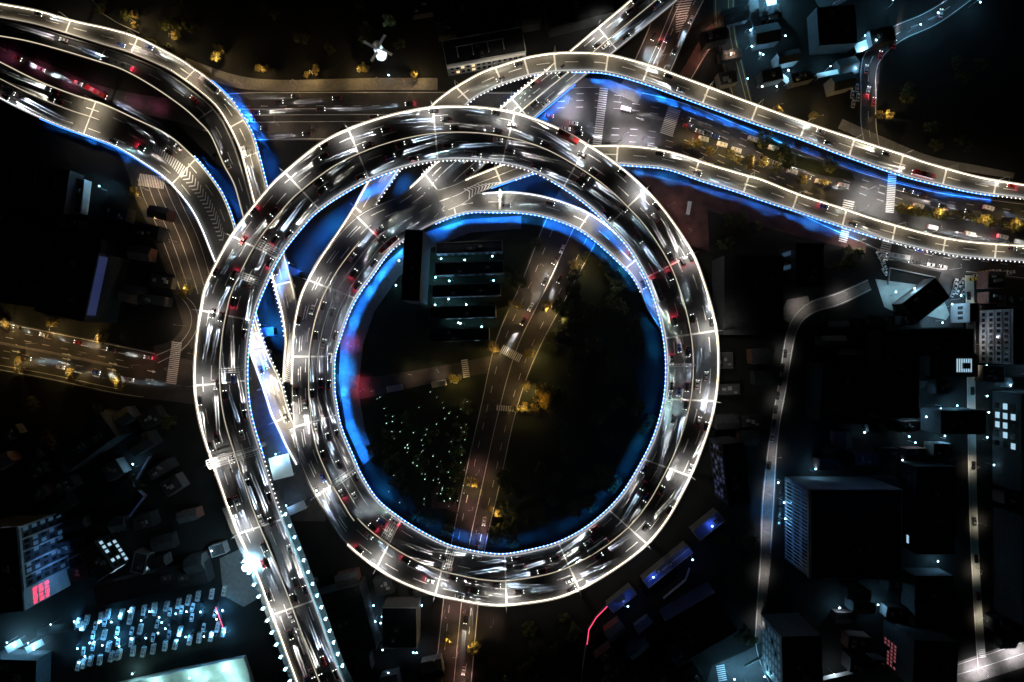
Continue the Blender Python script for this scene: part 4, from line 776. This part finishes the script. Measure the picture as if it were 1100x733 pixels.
BL = [
 ('apartment_block', 'dark block with scattered white windows right of the red-sign tower', 124, 592, 20, 36, 34, 18, 'walld', 'roofd', [('E', 6, 3, 'e_win', .55, .05, .95, .1, .95), ('S', 5, 3, 'e_win', .35, .05, .95, .1, .95)]),
 ('shop', 'small cyan-fronted shop in the dark block left of the bridge', 158, 600, 14, 22, -12, 8, 'wallp', 'roofg', [('E', 3, 2, 'e_win', .5, .1, .9, .2, .9)]),
 ('warehouse', 'large dark warehouse with slit skylights at the left edge', 40, 205, 95, 46, -8, 12, 'walld', 'roofd', []),
 ('warehouse', 'wide black flat-roofed hall above the west road', 62, 292, 118, 80, -8, 14, 'walld', 'roofd', []),
 ('office_block', 'dark block with a tall blue-lit glass strip above the west road', 108, 308, 50, 70, -12, 30, 'walld', 'roofd', []),
 ('shop', 'pale little pavilion lit white beside the slip road', 92, 213, 9, 36, -7, 6, 'wallp', 'roofg', []),
 ('museum', 'long low building with white cornice and golden windows above the northern ramp', 521, 62, 84, 26, 10, 15, 'wall', 'roofd', [('S', 14, 2, 'e_winw', .16, .03, .97, .08, .8)]),
 ('office_block', 'black block inside the ring beside the blue pavement', 452, 292, 18, 70, -3, 34, 'walld', 'roofd', []),
 ('terrace', 'uppermost dark terrace row inside the ring', 505, 268, 70, 12, 2, 9, 'wall', 'roofd', [('W', 2, 2, 'e_win', .5, .1, .9, .2, .9), ('S', 9, 2, 'e_win', .2, .03, .97, .1, .9)]),
 ('terrace', 'second dark terrace row from the top inside the ring', 505, 290, 72, 13, 2, 9, 'wall', 'roofd', [('S', 9, 2, 'e_winc', .6, .03, .97, .1, .9)]),
 ('terrace', 'third dark terrace row from the top inside the ring', 502, 313, 72, 13, 2, 9, 'wall', 'roofd', [('S', 9, 2, 'e_winc', .6, .03, .97, .1, .9)]),
 ('terrace', 'fourth dark terrace row from the top inside the ring', 498, 336, 70, 13, 2, 9, 'wall', 'roofd', [('S', 9, 2, 'e_win', .2, .03, .97, .1, .9)]),
 ('terrace', 'lowest dark terrace row inside the ring', 494, 360, 64, 13, 2, 9, 'wall', 'roofd', [('S', 8, 2, 'e_win', .25, .03, .97, .1, .9)]),
 ('shed', 'left of two small bright-roofed sheds beside the street in the ring', 425, 417, 16, 6, 10, 4, 'wallp', 'paleyard', []),
 ('shed', 'right of two small bright-roofed sheds beside the street in the ring', 472, 412, 15, 6, 10, 4, 'wallp', 'paleyard', []),
 ('kiosk', 'grey hut with a square roof hatch right of the cross road', 607, 364, 18, 14, -14, 5, 'wall', 'roofg', []),
 ('office_block', 'dark block with a pale blue roof edge just below the ring', 434, 662, 36, 42, 0, 16, 'wall', 'roofd', []),
 ('office_block', 'dark block under the ring at the lower left corner', 372, 660, 60, 70, 15, 14, 'walld', 'roofd', []),
 ('shed', 'blue-roofed shed under the lower right of the ring, longest of three', 714, 604, 60, 11, 39, 7, 'wall', 'roofb', []),
 ('shed', 'short blue-roofed shed nearest the garden street', 757, 561, 34, 13, 39, 8, 'wall', 'roofb', []),
 ('shed', 'blue-roofed shed at the lower end of the row', 666, 640, 32, 11, 39, 6, 'wall', 'roofb', []),
 ('apartment_block', 'tall black slab with blue side light right of the ring', 775, 500, 22, 62, 6, 26, 'walld', 'roofd', [('W', 10, 4, 'e_bled', .5, .05, .95, .1, .95)]),
 ('office_block', 'dark block directly right of the ring', 795, 320, 60, 80, 0, 22, 'walld', 'roofd', []),
 ('office_block', 'dark ribbed block below the corner garden', 850, 290, 28, 44, 0, 24, 'walld', 'roofd', [('W', 5, 1, 'e_winc', .5, .1, .9, .05, .95)]),
 ('hall', 'dark square-roofed hall beside the pale courtyard at the right', 983, 324, 44, 26, 38, 10, 'wall', 'roofd', []),
 ('office_block', 'small block with three white windows by the side street', 1026, 337, 10, 20, 0, 16, 'wallp', 'roofd', [('W', 3, 1, 'glass', 1, .1, .9, .3, .8)]),
 ('office_block', 'block with pale ribbed front beside the narrow lane', 1068, 362, 32, 56, 0, 26, 'wallp', 'roofd', [('W', 9, 4, 'glass', 1, .03, .97, .04, .96)]),
 ('apartment_block', 'long black block under the courtyard hall', 992, 368, 66, 28, 0, 16, 'walld', 'roofd', []),
 ('office_block', 'block with a cyan-lit glass roof beside the narrow lane', 1012, 392, 50, 24, 0, 10, 'walld', 'roofg', []),
 ('apartment_block', 'black block between cyan yard and narrow lane', 1012, 450, 46, 24, 0, 18, 'walld', 'roofd', []),
 ('apartment_block', 'black slab left of the cyan yard at the right', 945, 400, 40, 90, 0, 20, 'walld', 'roofd', [('E', 6, 4, 'e_win', .2, .05, .95, .05, .9)]),
 ('apartment_block', 'black slab beside the garden street', 890, 420, 50, 60, -4, 20, 'walld', 'roofd', []),
 ('office_tower', 'huge black tower with blue-lit left face at the lower right', 888, 556, 90, 88, 0, 34, 'wall', 'roofd', []),
 ('office_tower', 'dark tower with blue windows at the garden street end', 838, 688, 40, 58, 2, 30, 'wall', 'roofd', [('W', 6, 6, 'e_winc', .8, .05, .95, .05, .95)]),
 ('office_block', 'dark block with pink-lit left windows at the bottom right', 970, 688, 44, 48, -3, 30, 'walld', 'roofd', [('W', 7, 4, 'e_pink', .7, .05, .6, .05, .5)]),
 ('apartment_block', 'black block behind the huge tower near the narrow lane', 984, 540, 40, 90, 0, 18, 'walld', 'roofd', [('W', 6, 4, 'e_win', .1, .05, .95, .05, .9)]),
 ('apartment_block', 'black block beside the lower narrow lane', 988, 640, 40, 60, 0, 13, 'walld', 'roofd', []),
 ('apartment_block', 'black block right of the lower narrow lane', 1084, 600, 34, 110, 0, 22, 'walld', 'roofd', []),
 ('apartment_block', 'black block right of the upper narrow lane', 1084, 470, 36, 100, 0, 22, 'walld', 'roofd', [('W', 5, 3, 'e_win', .2, .4, .9, .05, .9)]),
 ('office_block', 'purple-glowing dotted tower at the top right edge', 895, -12, 46, 36, 28, 34, 'walld', 'roofd', [('S', 7, 4, 'e_purple', .9, .04, .96, .2, .95)]),
 ('hall', 'dark hall with cyan roofline left of the east street', 888, 38, 40, 40, 4, 12, 'walld', 'roofd', [('E', 7, 1, 'e_win', .6, .04, .96, .6, .9)]),
 ('hall', 'long black hall at the top of the photo above the northern ramp', 620, 20, 70, 26, 14, 12, 'walld', 'roofd', []),
 ('apartment_block', 'black block between garden street and lower junction', 745, 660, 60, 46, 30, 16, 'walld', 'roofd', []),
 ('shed', 'small shed with a blue-lit slanted roof near the lower junction', 728, 697, 22, 20, 30, 6, 'wall', 'roofb', []),
 ('hall', 'black hall along the bottom left edge beside the market yard', 30, 715, 50, 34, -2, 12, 'walld', 'roofd', []),
 ('hall', 'low dark hall above the market yard', 170, 622, 120, 22, 12, 8, 'walld', 'roofd', []),
 ('apartment_block', 'black slab in the dark block left of the ring', 110, 470, 60, 30, 36, 16, 'walld', 'roofd', []),
 ('shed', 'small white-walled shed at the left foot of the straight bridge', 238, 588, 16, 12, 18, 5, 'wallp', 'roofg', []),
]
BO = {}
for nm, lab, cx, cy_, w, d, rot, h, wall, roof, win in BL: BO[lab] = building(nm, lab, cx, cy_, w, d, rot, h, wall, roof, 2 if w * d > 500 else 1 if w * d > 250 else 0, win, rim='wallp' if 'roof edge' in lab or 'cornice' in lab else None)
def B(k): return next(o for l, o in BO.items() if k in l)
panel(B('tall blue-lit glass'), 'E', 50, 70, 30, .1, .96, .72, .98, 'e_bled', 'glass_strip')
panel(B('white cornice'), 'S', 84, 26, 15, .01, .99, .84, .98, 'white', 'cornice', .8)
mus = B('white cornice'); mm_ = MB()
for k in range(4): mm_.box((-14 + k * 8, -1, 16.2), (.4, 5, 1.6), M['white'])
mm_.box((-2, 1.6, 16.9), (25, .35, .35), M['white']); mm_.build('roof_frame', mus)
light('AREA', mus, (0, -14, 8), 900.0, (1, .9, .75), sx=30, sy=1, name='facade_flood', rot=(R(115), 0, 0))
ht = B('huge black tower'); panel(ht, 'W', 90, 88, 34, .02, .98, .05, .98, 'wall'); panel(ht, 'N', 90, 88, 34, .01, .99, .6, .98, 'wall')
for k in range(3): panel(ht, 'W', 90, 88, 34, .04, .96, .12 + .3 * k, .30 + .3 * k, 'glass', 'window_band', .3)
for k in range(23): panel(ht, 'W', 90, 88, 34, .035 + .042 * k, .042 + .042 * k, .05, .98, 'wallp', 'fin', .6)
panel(ht, 'W', 90, 88, 34, .001, .999, .96, 1.0, 'wallp', 'cornice', .8)
light('SPOT', ht, (-46, 5, 14), 9000.0, (.1, .35, 1), R(120), .5, .5, 'facade_flood', rot=(0, R(-75), 0)); light('SPOT', ht, (0, 44, 40), 2200.0, (.1, .3, 1), R(150), .5, .5, 'facade_flood', rot=(R(-60), 0, 0))
panel(B('cyan-lit glass roof'), 'N', 50, 24, 10, .1, .9, .5, .9, 'e_win', 'clerestory')
m = MB()
for k in range(7): m.box((4 + k * 1.2 - 2, 0, 10.35), (.7, 7, .12), M['e_win'])
m.build('skylight', B('cyan-lit glass roof'))
rb = B('pale ribbed front')
for k in range(4): panel(rb, 'W', 32, 56, 26, .001, .999, .22 + k * .24, .25 + k * .24, 'wallp', 'cornice', .5)
light('SPOT', rb, (-14, 0, 5), 1800.0, (.9, .9, 1), R(150), .6, .3, 'facade_flood', rot=(0, R(-110), 0))
sk = B('slit skylights'); m = MB()
for k in range(4): m.box((-16 + k * 11, 4, 12.3), (.5, 7, .12), M['wallp'])
m.build('skylight', sk)
# low dark houses filling the blocks
def houses(x0, y0, x1, y1, n, wh, rot, sz=(14, 26)):
    placed = []; tries = 0
    while len(placed) < n and tries < 600:
        tries += 1; x, y = random.uniform(x0, x1), random.uniform(y0, y1); w, d = random.uniform(*sz), random.uniform(sz[0] * .7, sz[1] * .7); r = max(w, d) / 2
        if any(abs(x - a) < (w + c) / 2 + 3 and abs(y - b) < (d + e) / 2 + 3 for a, b, c, e in placed): continue
        if any(abs(x - b[2]) < (b[4] + w) / 2 + 2 and abs(y - b[3]) < (b[5] + d) / 2 + 2 for b in BL): continue
        placed.append((x, y, w, d)); h = random.uniform(5, 11); o = bpy.data.objects.new('house', None); COL.objects.link(o); o.location = P(x, y); o.rotation_euler = (0, 0, R(rot + random.uniform(-2, 2))); a, b = w * .25, d * .25
        wm = M[random.choice(('wall', 'walld', 'wallr', 'walld'))]; rm = M[random.choice(('roofd', 'roofg', 'roofd'))]
        k = MB(); k.prism([(-a, -b), (a, -b), (a, b), (-a, b)], 0, h, wm); k.build('wall', o); k = MB()
        if random.random() < .5:
            rd = h + min(a, b) * .7; e = .4
            if a > b: p = [(-a - e, -b - e, h), (a + e, -b - e, h), (a + e, 0, rd), (-a - e, 0, rd), (a + e, b + e, h), (-a - e, b + e, h)]
            else: p = [(b + 0, 0, 0)] * 0 or [(a + e, -b - e, h), (a + e, b + e, h), (0, b + e, rd), (0, -b - e, rd), (-a - e, b + e, h), (-a - e, -b - e, h)]
            k.face([p[0], p[1], p[2], p[3]], rm); k.face([p[3], p[2], p[4], p[5]], rm); k.face([p[1], p[4], p[2]], wm); k.face([p[0], p[3], p[5]], wm); k.face([p[0], p[5], p[4], p[1]], wm)
        else:
            k.prism([(-a + .3, -b + .3), (a - .3, -b + .3), (a - .3, b - .3), (-a + .3, b - .3)], h + .003, h + .25, rm)
            for q in range(3): k.box((random.uniform(-a, a) * .6, random.uniform(-b, b) * .6, h + .8), (random.uniform(.8, 2), random.uniform(.8, 2), 1.1), M['gsteel'])
        k.build('roof', o); later(o, 'dark house ' + wh, 'house', 'low houses in the dark blocks', 'from the left')
for a in ((880, 345, 1010, 520, 24, 'in the block left of the narrow lane', 0), (1058, 400, 1098, 690, 12, 'right of the narrow lane', 0), (900, 620, 1005, 715, 9, 'beside the bottom right road', -4), (770, 300, 815, 480, 7, 'between the ring and the garden street', 2), (648, 668, 745, 728, 9, 'in the dark lot below the ring', 38),
          (2, 228, 180, 330, 9, 'above the west road', -10), (10, 440, 195, 540, 14, 'in the block left of the ring', 33), (80, 550, 230, 628, 9, 'above the market yard', 14), (350, 600, 470, 728, 7, 'right of the straight bridge', 12), (760, 5, 940, 110, 12, 'at the top right left of the east street', 12), (1055, 298, 1098, 340, 3, 'at the right edge below the eastern ramp', 0), (450, 5, 600, 38, 6, 'behind the long lit building at the top', 10), (440, 0, 200, 40, 0, '', 0)): houses(*a)
# red and blue light lines on the sheds' fence
def wall_line(name, pts, h, wall, led, label):
    m = MB(); q = [P(*p) for p in pts]
    for a, b in zip(q, q[1:]): m.bar(a + Vector((0, 0, h / 2)), b + Vector((0, 0, h / 2)), .3, h, M[wall])
    o = m.build(name)
    if led:
        m = MB()
        for a, b in zip(q, q[1:]): m.bar(a + Vector((0, 0, h + .15)), b + Vector((0, 0, h + .15)), .4, .2, M[led])
        m.build('light_line', o)
    return tag(o, label, 'wall')
wall_line('fence_wall', [(672, 637), (655, 646), (640, 661), (632, 674), (630, 690)], 3, 'wall', 'e_redline', 'low wall edged with a red light line below the ring')
wall_line('fence_wall', [(629, 692), (626, 715), (623, 745)], 2.5, 'wallp', None, 'pale wall running down to the bottom edge below the red line')
wall_line('fence_wall', [(694, 620), (738, 584)], 7.3, 'wall', 'e_bled', 'blue-edged wall along the longest blue shed')
wall_line('fence_wall', [(740, 610), (736, 622), (712, 642)], 2.5, 'wallp', None, 'thin pale wall bending round the dark lot below the sheds')
wall_line('fence_wall', [(234, 650), (242, 672)], 3, 'walld', 'e_redline', 'short wall with a red light line beside the market yard')
wall_line('fence_wall', [(112, 738), (190, 720), (264, 704), (276, 740)], 3, 'wallp', None, 'pale wall round the floodlit yard at the bottom left')
wall_line('fence_wall', [(953, 306), (955, 288), (1003, 298), (1003, 312)], 1.5, 'wallp', None, 'pale low wall round the lawn below the eastern ramp')
wall_line('fence_wall', [(1046, 400), (1046, 350), (1047, 328), (1055, 320)], 1.6, 'wallp', None, 'pale kerb wall curving beside the narrow lane')
wall_line('fence_wall', [(130, 570), (148, 545), (158, 532), (146, 520), (163, 490)], 3, 'wallp', 'e_bled', 'zigzag blue-lit wall in the dark block left of the ring')
wall_line('fence_wall', [(800, 715), (818, 706), (826, 690)], 1.2, 'wallp', None, 'curved white kerb wall at the lower junction')
wall_line('fence_wall', [(100, 0), (112, 16), (128, 26), (150, 36)], 1.5, 'wallp', None, 'pale wall curving above the north-western ramp')
# lit canopies and glowing signs
def canopy(px, py, w, d, rot, h, m, label, pw=0, col=CY):
    o = bpy.data.objects.new('lit_canopy', None); COL.objects.link(o); o.location = P(px, py); o.rotation_euler = (0, 0, R(rot)); a, b = w * .25, d * .25
    k = MB(); k.prism([(-a, -b), (a, -b), (a, b), (-a, b)], h, h + .3, M[m]); k.build('roof_panel', o)
    for x in (-1, 1):
        for y in (-1, 1): k = MB(); k.tube((x * a * .9, y * b * .9, 0), (x * a * .9, y * b * .9, h), .12, .12, M['gsteel']); k.build('post', o)
    if pw: light('POINT', o, (0, b + 1.5, h + 3), pw, col, radius=.4); k = MB(); k.tube((0, b + 1.5, 0), (0, b + 1.5, h + 3.2), .1, .1, M['gsteel']); k.octa((0, b + 1.5, h + 3.4), .4, M['e_lampc']); k.build('lamp_post', o)
    return tag(o, label, 'canopy')
canopy(826, 14, 10, 22, 8, 5, 'white', 'brilliant cyan-white canopy at the top right', 30000.0); canopy(838, 86, 16, 6, -38, 4, 'white', 'slanted glowing canopy below the brilliant one', 2600.0)
canopy(887, 82, 26, 5, 12, 4, 'white', 'long thin glowing canopy left of the east street', 2200.0); canopy(905, 88, 10, 18, -40, 4, 'roofb', 'blue canopy beside the east street bend', 2000.0)
canopy(925, 52, 22, 10, 20, 4, 'wallp', 'pale canopy lit cyan at the bend of the east street', 2500.0); canopy(808, 20, 10, 30, 8, 5, 'wall', 'dull canopy left of the brilliant cyan one', 900.0)
canopy(22, 690, 18, 8, 28, 5, 'white', 'left of two slanted glowing canopies at the bottom left', 5200.0); canopy(44, 690, 20, 7, 28, 5, 'white', 'right of two slanted glowing canopies at the bottom left', 5200.0)
canopy(305, 500, 22, 24, 14, 5, 'white', 'bright cyan canopy between the bridge and the ring', 2400.0, (.4, .8, 1)); canopy(66, 672, 40, 9, 9, 5, 'roofg', 'long grey canopy at the top of the market yard', 900.0)
canopy(286, 357, 24, 9, 4, 6, 'roofb', 'blue-lit slab platform under the decks at the left', 700.0, (.1, .4, 1)); canopy(313, 291, 26, 8, -22, 6, 'roofb', 'upper blue-lit platform under the decks at the left', 700.0, (.1, .4, 1))
canopy(316, 546, 34, 9, 24, 6, 'wallp', 'blue-white walkway roof from bridge to ring at the lower left', 1500.0, (.3, .6, 1)); canopy(738, 225, 4, 14, -10, 4, 'white', 'small white canopy on the corner pavement right of the ring')
canopy(990, 722, 44, 5, 12, 5, 'white', 'row of white light panels along the bottom right road', 1200.0, (.9, .95, 1)); canopy(890, 722, 44, 4, 12, 5, 'white', 'thin white lit canopy at the bottom below the dark towers', 1500.0, (.8, .92, 1))
# white windmill in the park
def windmill(px, py, h):
    o = bpy.data.objects.new('windmill', None); COL.objects.link(o); o.location = P(px, py)
    m = MB(); m.tube((0, 0, 0), (0, 0, h * .8), 3.2, 2.2, M['white'], 12); m.build('tower', o)
    m = MB(); m.tube((0, 0, h * .8), (0, 0, h), 2.4, .3, M['white'], 12); m.build('cap', o)
    hub = Vector((1.0, -2.4, h * .9)); ax = Vector((.25, -.75, .62)).normalized(); u = ax.cross(Vector((0, 0, 1))).normalized(); v = u.cross(ax)
    m = MB(); m.tube(hub - ax * 2, hub + ax * .5, .5, .4, M['white'], 10); m.build('hub', o)
    for k in range(4):
        a = R(50 + 90 * k); d = -u * math.cos(a) * -1 + v * math.sin(a); m = MB(); s = ax.cross(d).normalized()
        m.bar(hub + d * .4, hub + d * 8, .25, .2, M['white']); m.face([hub + d * 1.6, hub + d * 8, hub + d * 8 + s * 1.3, hub + d * 1.6 + s * 1.3], M['white']); m.build('sail', o)
    m = MB(); m.tube((4, -11, 0), (4, -11, 1.4), .15, .15, M['gsteel']); m.box((4, -11, 1.6), (.8, .5, .4), M['e_lampc']); m.build('floodlight', o)
    light('SPOT', o, (4, -10.6, 2.0), 60000.0, (.55, .82, 1), R(80), .5, .3, 'flood_beam', rot=(R(125), 0, R(18)))
    tag(o, 'white floodlit windmill with four sails in the black park', 'windmill')
windmill(410, 60, 18)
# fairy lights in the park
fm = MB(); fm.tube((0, 0, 0), (0, 0, 1), .05, .05, M['gsteel'], 5); fpost = fm.mesh('post'); fm = MB(); fm.octa((0, 0, 1.1), .24, M['e_green']); fbulb = fm.mesh('bulb')
fp = []
for k in range(26): fp.append((405 + k * 3.2 + random.uniform(-4, 4), 425 + k * 5.2 - max(0, k - 12) * 1.2 + random.uniform(-10, 10)))
for k in range(22): fp.append((468 + 12 * math.sin(k * .5) + random.uniform(-5, 5), 420 + k * 5.6))
for k in range(14): fp.append((498 + random.uniform(-6, 6), 430 + k * 8))
for k in range(12): fp.append((random.uniform(410, 500), random.uniform(420, 545)))
for x, y in fp:
    o = bpy.data.objects.new('garden_light', None); COL.objects.link(o); o.location = P(x, y); o.location.z = random.uniform(0, .1) + 9.3 * (random.random() < .0)
    s = random.uniform(.35, 1.25); o.scale = (s, s, 9.0 + random.uniform(-1, 1)); o.scale = (s, s, s)
    pz = obj('post', fpost, o); pz.scale = (1, 1, 9.5 / s); obj('bulb', fbulb, o, (0, 0, 9.5 / s - 1))
    if random.random() < .35: light('POINT', o, (0, 0, 9.6 / s), 60.0, (.5, 1, .6), radius=.15)
    later(o, 'tiny greenish garden light among the park trees inside the ring', 'garden light', 'garden lights in the park', 'from the top')

# ------------------------------------------------------------------ labels that count along a row
def words(n): return ORD[n] if n < len(ORD) else None
for (base, how), os_ in PENDING.items():
    if len(os_) == 1: os_[0]['label'] = base; continue
    key = {'from the left': lambda o: o.matrix_basis.translation.x, 'from the right': lambda o: -o.matrix_basis.translation.x, 'from the top': lambda o: -o.matrix_basis.translation.y, 'downwards': lambda o: -o.matrix_basis.translation.y, 'from the bottom': lambda o: o.matrix_basis.translation.y}.get(how)
    if key: os_ = sorted(os_, key=key)
    for k, o in enumerate(os_):
        w = words(k) or ''
        n1 = k + 1
        if not w:
            tens = {2: 'twenty', 3: 'thirty', 4: 'forty', 5: 'fifty', 6: 'sixty', 7: 'seventy', 1: ''}
            teens = 'seventeenth eighteenth nineteenth'.split()
            w = teens[n1 - 17] if n1 < 20 else ({2: 'twentieth', 3: 'thirtieth', 4: 'fortieth', 5: 'fiftieth', 6: 'sixtieth', 7: 'seventieth'}[n1 // 10] if n1 % 10 == 0 else tens[n1 // 10] + '-' + ORD[n1 % 10 - 1])
        o['label'] = f"{base}, {w} {how}".strip()
for o in bpy.data.objects:
    if o.get('label') and len(o['label'].split()) > 15: print('LONG', len(o['label'].split()), o['label'])
print('objects', len(bpy.data.objects), 'lights', len([o for o in bpy.data.objects if o.type == 'LIGHT']))
